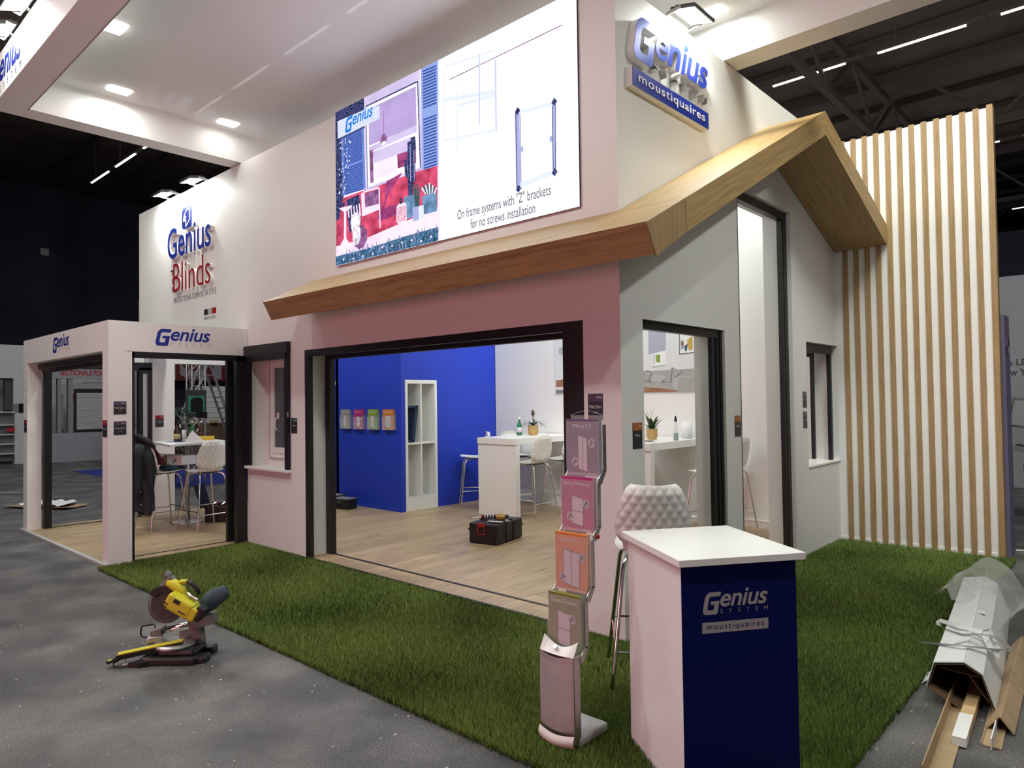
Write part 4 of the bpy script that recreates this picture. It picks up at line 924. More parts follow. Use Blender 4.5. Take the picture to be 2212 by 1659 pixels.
ph = MB(); ph.rbox((-.09, -.035, 0), (.09, .035, .012), .004); o_ = ph.build('remote_control', 'dark_gray', None, (-2.13, 3.80, TZ)); o_.rotation_euler = (0, 0, R(25)); tag(o_, 'flat dark grey remote on the near end of the right bar table', 'remote')

# ---- printed poster on the back wall
po = thing('wall_poster', 'wide photo print of a grey sofa and a window hung on the back wall', 'poster', (0, 0, 0))
PX0, PX1, PZ0, PZ1 = -4.56, -1.72, 1.89, 3.35; PY = 4.895
a = MB(); a.box((PX0, PY - .012, PZ0), (PX1, PY + .004, PZ1)); bd = a.build('board', 'print_wall', po)
class Pr:
    def __init__(s): s.mb = MB(); s.m = []; s.y = PY - .0125
    def poly(s, mat, pts, px=True):
        if mat not in s.m: s.m.append(mat)
        s.mb.cur = s.m.index(mat); s.y -= .0002
        P = [at(*p, y=s.y) if px else Vector((p[0], s.y, p[1])) for p in pts]
        P = [Vector((min(max(p.x, PX0 + .001), PX1 - .001), p.y, min(max(p.z, PZ0 + .001), PZ1 - .001))) for p in P]
        s.mb.add(P, [t for t in tessellate_polygon([P])])
q_ = Pr()
q_.poly('print_wood', [(1201, 822), (1216, 820), (1216, 836), (1201, 836)]); q_.poly('sofa_dark', [(1201, 842), (1300, 842), (1300, 850), (1201, 850)]); q_.poly('print_wood', [(1215, 818), (1300, 812), (1300, 842), (1216, 836)])
q_.poly('light_gray', [(1206, 757), (1209, 751), (1214, 750), (1220, 754), (1220, 762), (1214, 767), (1208, 765)])
q_.poly('paper', [(1409, 708), (1438, 712), (1438, 792), (1409, 792)]); q_.poly('print_blind', [(1400, 700), (1438, 705), (1438, 757), (1401, 766)]); q_.poly('lime', [(1416, 767), (1426, 766), (1426, 783), (1417, 782)]); q_.poly('sofa_dark', [(1412, 765), (1413.5, 765), (1413.5, 788), (1412, 788)]); q_.poly('light_gray', [(1409, 791), (1438, 788), (1438, 791), (1409, 794)])
q_.poly('print_dark', [(1467, 690), (1520, 690), (1520, 760), (1467, 766)]); q_.poly('paper', [(1468.5, 690), (1520, 690), (1520, 758), (1468.5, 764)])
q_.poly('label_cream', [(1472, 717), (1486, 712), (1497, 722), (1520, 715), (1520, 690), (1475, 690)]); q_.poly('led_steel' if False else 'print_blind', [(1470, 735), (1476, 735), (1478, 752), (1470, 756)]); q_.poly('print_wood', [(1472, 737), (1477, 738), (1477, 746), (1472, 748)]); q_.poly('tape_yellow', [(1484, 735), (1496, 725), (1496, 755), (1488, 757)]); q_.poly('sign_blue', [(1478, 748), (1486, 742), (1484, 756), (1480, 760)])
q_.poly('sofa', [(1380, 806), (1410, 801), (1470, 798), (1540, 793), (1640, 800), (1640, 846), (1380, 847)])
q_.poly('sofa_dark', [(1380, 804), (1399, 800), (1408, 803), (1403, 824), (1380, 826)]); q_.poly('sofa_dark', [(1402, 822), (1450, 820), (1452, 827), (1402, 826)])
q_.poly('sofa', [(1392, 802), (1406, 804), (1401, 820), (1390, 824)]); q_.poly('light_gray', [(1406, 818), (1415, 809), (1438, 812), (1428, 826), (1408, 825)])
q_.poly('sofa', [(1434, 824), (1440, 808), (1452, 793), (1471, 802), (1458, 824), (1446, 825)]); q_.poly('sofa_dark', [(1452, 794), (1454, 794), (1450, 824), (1447, 824)]); q_.poly('sofa_dark', [(1458, 814), (1472, 802), (1470, 799), (1476, 800), (1460, 820)])
q_.poly('sofa', [(1400, 832), (1410, 827), (1450, 826), (1462, 832), (1462, 841), (1400, 838)]); q_.poly('light_gray', [(1452, 832), (1456, 818), (1466, 812), (1520, 812), (1520, 845), (1462, 846)]); q_.poly('sofa', [(1464, 818), (1470, 814), (1520, 813), (1520, 846), (1464, 845)])
q_.poly('print_wood', [(1380, 836), (1420, 838), (1468, 844), (1460, 846.5), (1380, 847)])
q_.mb.build('print', q_.m, bd)

# ---- tools on the room floor
tb = thing('tool_case', 'black tool case with a red latch standing on the wooden floor', 'tool case', (-3.435, 1.735, F), R(12))
a = MB(); a.rbox((0, 0, .004), (.42, .62, .255), .022, 3); tbb = a.build('body', 'black_plastic', tb)
a = MB(); a.rbox((-.006, -.008, .16), (.426, .628, .185), .006); a.build('lid_rim', 'black_plastic', tb)
a = MB()
for k in range(9): a.box((.345, -.008, .03 + k * .024), (.385, .003, .042 + k * .024))
for yy in (.20, .38): a.rbox((.41, yy, .01), (.432, yy + .04, .25), .006)
a.rbox((0.03, .2, .248), (.39, .24, .268), .006); a.rbox((0.03, .38, .248), (.39, .42, .268), .006); a.build('ribs', 'black_plastic', tb)
a = MB(); a.box((.14, -.014, .215), (.25, -.004, .258)); a.box((.14, -.014, .12), (.152, -.004, .22)); a.box((.238, -.014, .12), (.25, -.004, .22)); a.box((.14, -.014, .115), (.25, -.004, .127)); a.build('latch', 'red_paint', tbb)
TT = F + .273
ct = thing('caulk_cartridge', 'black and white sealant cartridge with a red collar lying on the tool case', 'cartridge', (-3.36, 1.93, TT + .03), R(52))
a = MB(); a.smooth = True; a.cyl((-.02, 0, 0), (.21, 0, 0), .026, n=16); a.build('tube', 'black_plastic', ct)
a = MB()
for k in range(4): a.cyl((.005 + k * .034, 0, 0), (.018 + k * .034, 0, 0), .0264, n=16)
a.build('stripe', 'label_paper', ct); a = MB(); a.cyl((-.035, 0, 0), (-.018, 0, 0), .026, n=16); a.build('collar', 'red_paint', ct); a = MB(); a.cyl((-.035, 0, 0), (-.15, 0, -.012), .012, .004, n=10); a.build('nozzle', 'white_gloss', ct)
tp = lathe_thing('tape_roll', 'roll of yellow tape lying on the tool case', 'tape', (-3.22, 2.10, TT - .004), (('roll', [(.04, 0), (.075, 0), (.075, .055), (.04, .055), (.04, 0)], 'tape_yellow'),))
o_ = MB().rbox((-.10, -.03, 0), (.10, .03, .006), .002).build('folding_card', 'print_pale', None, (-3.14, 1.90, TT - .003)); o_.rotation_euler = (0, 0, R(15)); tag(o_, 'pale pink card lying on the tool case', 'card')
lathe_thing('hole_saw', 'small silver and black drill head standing on the tool case', 'tool', (-3.06, 2.03, TT - .003), (('base', [(0, 0), (.030, 0), (.030, .012), (.012, .02), (.012, .04)], 'brushed_steel'), ('head', [(.014, .038), (.026, .042), (.028, .06), (.02, .078), (0, .08)], 'dark_gray')))
def organizer(label, loc, rz, s=(.36, .22, .16)):
    t = thing('organizer_box', label, 'tool box', loc, rz, 'small organizers by the blue wall')
    a = MB(); a.rbox((0, 0, 0), (s[0], s[1], s[2]), .01); a.build('body', 'black_plastic', t)
    a = MB(); a.rbox((.005, .005, s[2]), (s[0] - .005, s[1] - .005, s[2] + .018), .006); a.build('lid', 'mid_gray', t)
    a = MB(); a.rbox((s[0] * .35, -.012, s[2] * .6), (s[0] * .65, .0, s[2] * .9), .004); a.build('latch', 'dark_gray', t); return t
organizer('black organizer box with grey lid on the floor by the blue wall, nearer one', (-7.26, 2.26, F), R(10))
organizer('black organizer box with grey lid behind the nearer one, cut by the door frame', (-7.75, 2.36, F), R(4), (.36, .24, .17))
tr = thing('tool_tray', 'open black tray of small red parts between the two organizer boxes', 'tray', (-7.56, 2.18, F), R(6))
a = MB(); a.box((0, 0, 0), (.28, .16, .012)); a.box((0, 0, 0), (.28, .01, .08)); a.box((0, .15, 0), (.28, .16, .08)); a.box((0, 0, 0), (.01, .16, .08)); a.box((.27, 0, 0), (.28, .16, .08)); a.build('tray', 'black_plastic', tr)
for k in range(5): a = MB(); a.rbox((.03 + k * .045, .05, .012), (.06 + k * .045, .11, .085), .006); a.build('contents', 'red_paint' if k % 2 else 'lettering_white', tr)

# ================================================================== pavilion contents
A_, B_, C_ = at(330, 954.5, z=1.25), at(367, 961, z=1.25), at(487.5, 951, z=1.25); D_ = A_ + C_ - B_
ptb = thing('high_table', 'square white high table on a round steel base inside the pavilion', 'table', (-7.86, .14, F))
a = MB(); a.prism([Vector(p) - Vector((-7.86, .14, F + .03)) for p in (A_, B_, C_, D_)], (0, 0, .028)); a.build('tabletop', 'white_gloss', ptb, fix=True)
a = MB(); a.smooth = True; a.cyl((0, 0, .02), (0, 0, 1.19), .032, n=16); a.build('pole', 'brushed_steel', ptb)
a = MB(); a.lathe([(0, 0), (.22, 0), (.22, .012), (.04, .03), (.0, .03)], n=32); a.build('base', 'brushed_steel', ptb)
PT = 1.25 - .002
def bottle(label, loc, mat, cap, lab, h=.27, r=.037, g='bottles on the pavilion table'):
    return lathe_thing('bottle', label, 'bottle', loc, (('glass', [(0, 0), (r, .003), (r, h * .55), (r * .8, h * .66), (r * .38, h * .8), (r * .36, h * .94)], mat), ('label', [(r + .0005, h * .14), (r + .001, h * .14), (r + .001, h * .42), (r + .0005, h * .42)], lab), ('cap', [(r * .42, h * .93), (r * .42, h), (0, h)], cap)), g)
bottle('dark brown bottle with cream label on the pavilion table', (-7.93, .02, PT), 'bottle_brown', 'black_plastic', 'label_cream', .27, .05)
bottle('green bottle with white cap on the pavilion table', (-7.76, .17, PT), 'bottle_green', 'white_gloss', 'label_paper', .30)
bottle('brown bottle with pale blue cap near the sponge on the pavilion table', (-7.98, .40, PT), 'bottle_brown', 'label_paper', 'bottle_brown', .29)
lathe_thing('paper_cup', 'tall cream cup on the pavilion table', 'cup', (-7.85, .09, PT), (('cup', [(0, 0), (.025, .0), (.034, .17), (.031, .17), (.023, .004)], 'label_cream' if False else 'paper'),))
o_ = thing('brush', 'dark brush with a pale tip standing beside the cream cup', 'brush', (-7.885, .065, PT)); a = MB(); a.cyl((0, 0, 0), (-.02, -.01, .20), .008, n=8); a.build('handle', 'black_plastic', o_); a = MB(); a.cyl((-.02, -.01, .2), (-.025, -.012, .26), .012, n=8); a.build('tip', 'label_paper', o_)
a = MB(); a.add([(-.10, -.03, 0), (.12, .02, .0), (.0, .0, .17), (-.03, .09, .0), (.17, .03, .0)], [(0, 1, 2), (0, 2, 3), (1, 4, 2), (3, 2, 4)]); o_ = a.build('folded_paper', 'paper', None, (-7.62, .11, PT)); o_.rotation_euler = (0, 0, R(40)); tag(o_, 'white folded paper standing like a tent on the pavilion table', 'paper')
o_ = MB().rbox((-.11, -.04, 0), (.11, .04, .065), .006).build('sponge', 'sponge', None, (-7.80, .40, PT)); o_.rotation_euler = (0, 0, R(40)); tag(o_, 'yellow sponge block at the right end of the pavilion table', 'sponge')
for k, (dx, dy, mt_, rz, lb) in enumerate(((-.02, -.2, 'paper', 20, 'white sheet lying at the left end of the pavilion table'), (.07, -.13, 'logo_blue', 48, 'blue leaflet lying on the white sheet of the pavilion table'))):
    o_ = MB().box((-.12, -.08, 0), (.12, .08, .003)).build('leaflet', mt_, None, (-7.86 + dx, .06 + dy, PT + .003 * k)); o_.rotation_euler = (0, 0, R(rz)); tag(o_, lb, 'leaflet')
# box on the stool
cb = thing('carton_box', 'long white carton with brown tape lying across the pavilion stool seat', 'box', (-7.72, -.14, F + .905), R(17))
a = MB(); a.rbox((-.42, -.13, 0), (.36, .11, .13), .003); a.build('box', 'carton_white', cb)
a = MB(); a.box((-.424, -.132, -.001), (-.30, .112, .132)); a.build('tape', 'tape_brown', cb); a = MB(); a.box((-.03, -.132, -.001), (.06, .112, .132)); a.build('tape', 'tape_brown', cb)
a = MB(); a.bar((.20, -.1316, .04), (.25, -.1316, .09), .012, .001, up=(0, 1, 0)); a.bar((.25, -.1316, .04), (.20, -.1316, .09), .012, .001, up=(0, 1, 0)); a.bar((.16, -.1316, .06), (.20, -.1316, .02), .012, .001, up=(0, 1, 0)); a.build('mark', 'logo_blue', cb)
# teal pouch on the stool seat
a = MB(); a.smooth = True; a.rbox((-.15, -.09, 0), (.15, .09, .075), .03, 3); o_ = a.build('pouch', 'teal', None, (-7.58, -.20, F + .828)); o_.rotation_euler = (0, 0, R(40)); tag(o_, 'teal pouch on the pavilion stool seat under the white carton', 'pouch')
# jacket over the stool back
jk = thing('jacket', 'dark jacket with a red lining hung over a bar stool in the pavilion', 'jacket', (-7.60, -.60, F))
a = MB(); a.smooth = True; P = []
for j in range(30):
    t = j / 29; z = 1.29 - .96 * t; row = []
    w = .13 + .14 * min(1, t * 4) - .02 * max(0, t - .8); dpt = .055 + .07 * min(1, t * 5) + .02 * math.sin(t * 6)
    for i in range(49):
        th = 6.2832 * i / 48; fold = .018 * math.sin(th * 7 + 2.5 * math.sin(t * 5)) * min(1, t * 3) + .010 * math.sin(th * 13 + t * 9) * min(1, t * 2)
        row.append(((w + fold) * math.cos(th) + .05 * t * t, (dpt + fold) * math.sin(th) + .0 , z + .03 * math.sin(th) * (1 - t) - .045 * math.cos(th * 1 + .4) * t + .012 * math.sin(th * 5) * t))
    P.append(row)
a.grid(P); a.add(P[0], [tuple(range(48))]); a.add(P[-1], [tuple(range(48))[::-1]]); a.build('body', 'jacket', jk)
a = MB(); a.smooth = True
for sx, (x_, y_) in ((-1, (-.20, -.06)), (1, (.20, -.09))):
    pts = [(x_ * .75, y_, 1.21), (x_, y_ * 1.5, 1.08), (x_ * 1.12, y_ * 1.6, .86), (x_ * 1.08, y_ * 1.7, .64), (x_ * 1.02, y_ * 1.6, .50)]; a.tube(pts, [.07, .078, .073, .066, .058], 12)
a.build('sleeve', 'jacket', jk)
a = MB(); a.smooth = True; P = []
for j in range(9):
    t = j / 8; P.append([(.02 + .16 * math.sin(3.14 * i / 10) * .2 + .10 * (i / 10 - .5) * (1 + t), .05 + .22 * t + .03 * math.sin(i * 1.3 + t * 4), 1.26 - .33 * t + .05 * math.sin(3.14 * i / 10) * (1 - t)) for i in range(11)])
a.grid(P); a.grid([[Vector(p) + Vector((0, -.012, -.02)) for p in r_] for r_ in P]); a.build('lining', 'jacket_lining', jk)
a = MB(); a.smooth = True; a.tube([(-.17, .02, 1.255), (-.09, -.04, 1.31), (0, -.055, 1.325), (.09, -.04, 1.31), (.17, .03, 1.25), (.20, .1, 1.17)], [.03, .045, .05, .045, .04, .03], 10); a.build('collar', 'jacket', jk)
a = MB()
for k in range(4): a.cyl((.235 + .01 * k, -.10, .92 - k * .17), (.24 + .01 * k, -.115, .92 - k * .17), .009, n=8)
a.build('snap', 'brushed_steel', jk)
# open black crate
cr = thing('tool_crate', 'open black tool crate with tools under the pavilion table', 'crate', (-7.56, .52, F), R(42))
a = MB(); w_, d_c, h_ = .19, .14, .26
for q in (((-w_, -d_c, 0), (w_, d_c, .012)), ((-w_, -d_c, 0), (w_, -d_c + .012, h_)), ((-w_, d_c - .012, 0), (w_, d_c, h_)), ((-w_, -d_c, 0), (-w_ + .012, d_c, h_)), ((w_ - .012, -d_c, 0), (w_, d_c, h_))): a.box(*q)
a.box((-w_ - .012, -d_c - .012, h_ - .05), (w_ + .012, -d_c, h_ - .01)); a.build('body', 'black_plastic', cr)
a = MB(); a.obox((-.30, .02, .38), Vector((.05, 0, -.17)), (0, .15, 0), Vector((.014, 0, .004))); a.build('lid', 'black_plastic', cr)
for k in range(7):
    a = MB(); x_ = -.14 + k * .045; a.tube([(x_, -.05 + .02 * (k % 3), .05), (x_ + .02, .02 * (k % 3 - 1), .25), (x_ + .04, .03, .275)], .011, 6); a.build('tool', ('chrome', 'red_paint', 'dark_gray')[k % 3], cr)

# ================================================================== foreground
# ---- reception counter
CT = Vector((1.247, -1.170, 0)); U2 = Vector((.584, .812, 0)).normalized(); V2 = Vector((-.812, .584, 0)).normalized()     # U2 along the blue face, V2 away from it
rc = thing('reception_counter', 'small white reception counter with a blue front on the turf', 'counter', CT, math.atan2(U2.y, U2.x))
hw, hd = .306, .35
a = MB(); a.box((-hw + .03, -hd + .045, 0), (hw - .03, hd - .025, 1.068)); a.build('body', 'white_gloss', rc)
a = MB(); a.rbox((-hw, -hd, 1.068), (hw, hd, 1.10), .002, 1); a.build('top', 'white_gloss', rc)
a = MB(); a.box((-hw + .028, -hd + .038, .004), (hw - .028, -hd + .0448, 1.066)); fp = a.build('front_panel', 'counter_blue', rc)
YB = -hd + .0378
lx0, lx1 = -.185, .135
genius(fp, (lx0, YB, .845), (lx1 - lx0, 0, 0), (0, 0, .098), 'counter_silver', sysmat='counter_silver', eps=.0012)
a = MB(); a.box((lx0, YB - .0012, .765), (lx1, YB, .812)); a.build('label_bar', 'counter_silver', fp)
a = MB(); put_text(a, 'moustiquaires', (lx0 + .022, YB - .0016, .772), (lx1 - lx0 - .044, 0, 0), (0, 0, .032), space=1.25); a.build('lettering', 'counter_blue', fp)

# ---- brochure stand
bs = thing('brochure_stand', 'silver zigzag brochure stand with four acrylic pockets on the turf', 'brochure stand', (.46, -1.5, .025))
Wd = .222
a = MB(); a.rbox((0, .0, .02), (Wd, .055, .47), .006); a.build('body', 'brushed_steel', bs)
a = MB(); a.smooth = True
a.grid([[(Wd * i / 10, -.006 - .012 * math.sin(math.pi * i / 10) - .0006, .09 + .375 * j / 4 - .015 * math.sin(math.pi * i / 10)) for i in range(11)] for j in range(5)]); a.build('front_panel', 'silver_plate', bs)
a = MB(); a.grid([[(.006 + (Wd - .02) * i / 10, -.012 - .013 * math.sin(math.pi * i / 10), .10 + .34 * j / 4 - .02 * math.sin(math.pi * i / 10)) for i in range(11)] for j in range(5)]); a.build('clear_pocket', 'acrylic', bs)
a = MB(); a.smooth = True; a.grid([[(-.003 + (Wd + .006) * i / 10, -.012 - .022 * math.sin(math.pi * i / 10) * math.cos(.8 * (j / 3 - .3)) - .012 * math.sin(math.pi * j / 3), .015 + .06 * j / 3 - .012 * math.sin(math.pi * i / 10)) for i in range(11)] for j in range(4)]); a.build('toe_bumper', 'white_plastic', bs)
a = MB(); a.rbox((0.0, .03, 0), (Wd + .004, .285, .05), .014, 3); a.build('foot', 'light_gray', bs)
a = MB(); vs = []
for j, (yy, zz) in enumerate(((-.006, .463), (.035, .535))):
    vs.append([(Wd * i / 12, yy - (.012 if j == 0 else 0) * math.sin(math.pi * i / 12), zz - (.0 if j == 0 else .045 * math.sin(math.pi * i / 12))) for i in range(13)])
a.grid(vs); a.build('sloping_cap', 'white_gloss', bs); a = MB(); a.cyl((.10, .008, .489), (.10, .0, .497), .011, n=14); a.build('lock', 'brushed_steel', bs)
TI = [(.06, .46, .755), (.124, .755, 1.062), (.188, 1.062, 1.354), (.245, 1.354, 1.665)]
for (y0, z0, z1) in TI:
    a = MB(); a.box((.002, y0 - .002, z0), (Wd - .002, y0 + .001, z1 - .012)); a.box((.002, y0 + .046, z0), (Wd - .002, y0 + .049, z1 + .02)); a.box((.002, y0, z0), (.005, y0 + .048, z1)); a.box((Wd - .005, y0, z0), (Wd - .002, y0 + .048, z1)); a.build('pocket', 'acrylic', bs)
    for sx in (-.004, Wd):
        a = MB(); a.box((sx, y0 + .034, z0 + .03), (sx + .004, y0 + .062, z1 - .03)); a.prism([(sx, y0 + .034, z0 + .04), (sx, y0 + .062, z0 + .03), (sx, y0 + .015, z0 - .04), (sx, y0 - .012, z0 - .03), (sx, y0 - .012, z0 - .005)], (.004, 0, 0)); a.build('side_strip', 'brushed_steel', bs)
        a = MB()
        for zz in (z0 + .06, (z0 + z1) / 2, z1 - .05): a.cyl((sx - .002, y0 + .048, zz), (sx + .006, y0 + .048, zz), .004, n=8)
        a.build('screw', 'chrome', bs)
a = MB(); a.tube([(Wd * i / 10 , .245 + .046 - .0, 1.685 + .025 * math.sin(math.pi * i / 10)) for i in range(11)], .002, 5); a.build('top_rim', 'acrylic', bs)
a = MB(); a.cyl((Wd + .004, .21, 1.045), (Wd + .014, .21, 1.045), .011, n=12); a.build('knob', 'red_paint', bs)
for (y0, z0, z1), mt_, kd, nm, title, tw in zip(TI, ('olive', 'orange', 'magenta', 'purple'), ('fixed', 'wide', 'roll', 'door'), ('olive green brochures in the lowest', 'orange brochures in the second lowest', 'magenta brochures in the second highest', 'purple brochures in the highest'), ('Fixed Frame', 'RollOut Maxxy', 'Roll-up Motorized', 'Miny17'), (.86, .70, .88, .60)):
    brochure(nm + ' pocket of the silver stand', (.467, -1.5 + y0 + .004, .025 + z0 + .003), (1, 0, 0), (0, -1, 0), .205, z1 - z0 - .004, mt_, kd, title, .036, 'brochure stacks in the silver stand', .085, tw)

# ---- mitre saw
sx_, sy_ = .73825, .67438; ms = thing('mitre_saw', 'yellow and black sliding mitre saw standing on the bare concrete floor', 'mitre saw', (-2.36, -2.31, 0), math.atan2(sy_, sx_))
def V(x, y, z): return Vector((x, y, z))
a = MB(); a.rbox((-.10, -.16, .0), (-.02, .10, .055), .012); a.rbox((-.08, -.17, .0), (.28, -.09, .05), .012)
a.prism([V(-.16, -.19, 0), V(-.08, -.20, 0), V(.02, -.15, 0), V(.02, -.05, 0), V(-.08, -.08, 0)], (0, 0, .035)); a.rbox((.24, -.14, 0), (.34, -.02, .045), .012); a.rbox((.02, .05, 0), (.32, .14, .05), .012); a.rbox((.0, -.12, .04), (.26, .10, .085), .02); a.build('base', 'black_plastic', ms)
a = MB(); a.smooth = True; a.lathe([(0, .108), (.135, .108), (.14, .098), (.135, .085), (0, .08)], (.07, .0, 0), n=36); a.build('turntable', 'aluminium', ms)
a = MB(); a.obox(V(-.06, -.09, .086), V(.20, .055, .026), V(.008, -.032, 0), V(0, 0, .016)); a.prism([V(-.24, -.17, .05), V(-.23, -.115, .06), V(-.29, -.135, .03), V(-.325, -.17, .024), V(-.30, -.19, .024)], (0, 0, .016)); a.build('mitre_arm', 'black_plastic', ms)
a = MB(); a.obox(V(-.055, -.09, .1065), V(.20, .055, .026), V(.007, -.026, 0), V(0, 0, .004)); a.box((-.31, -.175, .042), (-.285, -.155, .047)); a.build('mitre_scale', 'yellow', ms)
a = MB(); a.cyl(V(-.20, -.145, .06), V(-.20, -.15, .02), .004, n=6); a.lathe([(0, .0), (.022, .002), (.022, .014), (0, .02)], (-.20, -.15, .0), n=14); a.build('foot_screw', 'light_gray', ms)
a = MB(); a.tube([V(-.08, -.13, .03), V(-.14, -.16, .022), V(-.18, -.2, .012), V(-.26, -.19, .012), V(-.285, -.15, .02), V(-.26, -.12, .03)], .006, 6); a.tube([V(-.05, .10, .09), V(-.12, .12, .10), V(-.20, .14, .095), V(-.245, .15, .10), V(-.255, .15, .12), V(-.25, .15, .165), V(-.235, .14, .18), V(-.13, .10, .205), V(-.118, .09, .20), V(-.115, .08, .12)], .006, 6); a.build('wire_support', 'black_plastic', ms)
a = MB(); a.rbox((-.12, .0, .10), (-.02, .08, .15), .01, mat=Matrix.Rotation(R(20), 4, 'Z')); a.obox(V(.14, .115, .14), V(.08, .02, .006), V(0, .012, 0), V(0, 0, .03)); a.build('fence', 'aluminium', ms)
for dy in (0, .065):
    a = MB(); a.smooth = True; a.cyl(V(-.08, .02 + dy, .165), V(.24, .05 + dy, .235), .013, n=12); a.build('slide_rail', 'chrome', ms)
a = MB(); a.obox(V(-.075, .055, .165), V(.035, .004, .008), V(-.006, .055, 0), V(0, 0, .028)); a.build('rail_block', 'saw_gray', ms)
a = MB(); a.obox(V(.235, .085, .235), V(.085, .01, .018), V(-.007, .06, 0), V(-.004, 0, .032)); a.cyl(V(.21, .08, .08), V(.19, .08, .21), .045, .04, n=16); a.cyl(V(.20, .05, .12), V(.25, .02, .14), .02, n=10); a.build('pivot_column', 'saw_gray', ms)
a = MB(); a.cyl(V(.19, .08, .25), V(.21, .08, .31), .035, .05, n=14); a.obox(V(.20, .07, .315), V(.075, .01, .01), V(0, .05, 0), V(0, 0, .04)); a.build('tilt_arm', 'black_plastic', ms)
hc = V(.015, -.01, .375)
a = MB(); a.smooth = True; a.cyl(hc + V(0, -.012, 0), hc + V(0, .012, 0), .128, n=44); a.build('blade_guard', 'saw_gray', ms)
a = MB(); a.cyl(hc + V(0, -.0135, 0), hc + V(0, -.012, 0), .105, n=40); a.cyl(hc + V(0, -.02, 0), hc + V(0, -.012, 0), .03, n=20); a.build('guard_plate', 'dark_gray', ms)
a = MB(); P0 = [(math.cos(R(t)) * .142, math.sin(R(t)) * .142) for t in range(40, 141, 10)] + [(math.cos(R(t)) * .095, math.sin(R(t)) * .095) for t in range(140, 39, -20)]; a.prism([hc + V(x, -.035, z) for x, z in P0], (0, .07, 0)); a.build('upper_guard', 'black_plastic', ms, fix=True)
a = MB(); a.cyl(hc + V(-.02, 0, .13), hc + V(.04, 0, .20), .03, n=14); a.cyl(hc + V(.02, 0, .20), hc + V(-.01, 0, .225), .028, n=14); a.build('dust_port', 'saw_gray', ms)
rotm = Matrix.Translation(hc + V(.125, -.06, .03)) @ Matrix.Rotation(R(30), 4, 'Y')
a = MB(); a.rbox((-.085, -.065, -.06), (.115, .05, .055), .022, 3, mat=rotm); a.rbox((.09, -.06, -.055), (.155, .045, .04), .014, 3, mat=rotm); mtr = a.build('motor', 'yellow', ms)
a = MB()
for i in range(3):
    for j in range(2): a.box((0, 0, 0), (0, 0, 0)) if False else a.rbox((-.10 + i * .018, -.068, -.052 + j * .024), (-.09 + i * .018, -.058, -.036 + j * .024), .002, 1, mat=rotm)
a.rbox((-.03, -.068, .01), (.02, -.062, .04), .003, 1, mat=rotm); a.rbox((.03, -.069, -.03), (.09, -.062, -.02), .003, 1, mat=rotm); a.build('vent', 'black_plastic', mtr)
a = MB(); a.rbox((.13, -.05, -.04), (.19, .04, .06), .01, 2, mat=rotm); a.build('battery', 'black_plastic', mtr)
a = MB(); a.smooth = True; a.tube([hc + V(.015, -.01, .165), hc + V(.06, -.012, .145), hc + V(.115, -.015, .105), hc + V(.15, -.02, .06)], [.03, .04, .034, .02], 10); a.tube([hc + V(.075, -.01, .14), hc + V(.11, -.01, .165), hc + V(.155, -.01, .165)], [.014, .016, .018], 8); a.build('handle_housing', 'yellow', ms)
a = MB(); a.smooth = True; a.tube([hc + V(.15, -.01, .166), hc + V(.19, -.01, .148), hc + V(.225, -.01, .11), hc + V(.235, -.01, .075)], [.017, .018, .017, .013], 8); a.build('grip', 'black_plastic', ms)
a = MB(); a.tube([hc + V(.17, -.04, .09), hc + V(.20, -.06, .075), hc + V(.24, -.05, .045)], .012, 8); a.build('lever', 'brushed_steel', ms)
a = MB(); a.smooth = True; P = []
for j in range(11):
    t = j / 10; c = hc + V(.235, .06, -.025) + V(.155, .05, .095) * t; k = math.sin(math.pi * min(.97, .12 + t * .85)) ** .35
    P.append([c + V(-.03 * math.sin(th) * .8, .05 * math.cos(th), .062 * math.sin(th)) * k * (1 + .06 * math.sin(th * 4 + t * 7)) for th in [6.2832 * i / 16 for i in range(17)]])
a.grid(P); a.add(P[-1], [tuple(range(16))]); a.build('dust_bag', 'dust_bag', ms)

# ---- packaging at the right
cx = thing('long_carton', 'long empty white six sided carton lying beside the turf at the right', 'carton', (0, 0, 0))
c0, c1 = Vector((2.03, .33, 0)), Vector((1.80, 2.62, 0)); ax_ = (c1 - c0).normalized(); wv_ = Vector((ax_.y, -ax_.x, 0))
sec = [(-.165, .10), (-.125, .245), (.02, .275), (.105, .225), (.175, .0)]; sec2 = [(-.165, .10), (.0, .004)]
def sheet(mb, pl_, thick=.006, e0=0., e1=0.):
    for (a0, z0), (b0, z1) in zip(pl_, pl_[1:]):
        P = [c0 + ax_ * e0 + wv_ * a0 + Vector((0, 0, z0)), c0 + ax_ * e0 + wv_ * b0 + Vector((0, 0, z1)), c1 + wv_ * b0 + Vector((0, 0, z1)), c1 + wv_ * a0 + Vector((0, 0, z0))]
        n = (P[1] - P[0]).cross(P[3] - P[0]).normalized() * thick; mb.prism(P, n)
a = MB(); sheet(a, sec); a.build('top_flaps', 'carton_white', cx, fix=True)
a = MB(); sheet(a, [(x * .97, z * .985 - .004) for x, z in sec], -.003, .004); sheet(a, sec2); a.build('inner_lining', 'cardboard_dark', cx, fix=True)
a = MB(); sheet(a, [(-.10, .205), (.09, .19)], .004, .05); sheet(a, [(.03, .20), (.13, .05)], .004, .06); a.build('inner_fold', 'cardboard_dark', cx, fix=True)
tz_ = c0 + ax_ * 1.15 + wv_ * .04 + Vector((0, 0, .276)); a = MB(); a.obox(tz_, wv_ * .03, ax_ * .025, (0, 0, .002)); a.build('tape_piece', 'paper', cx)
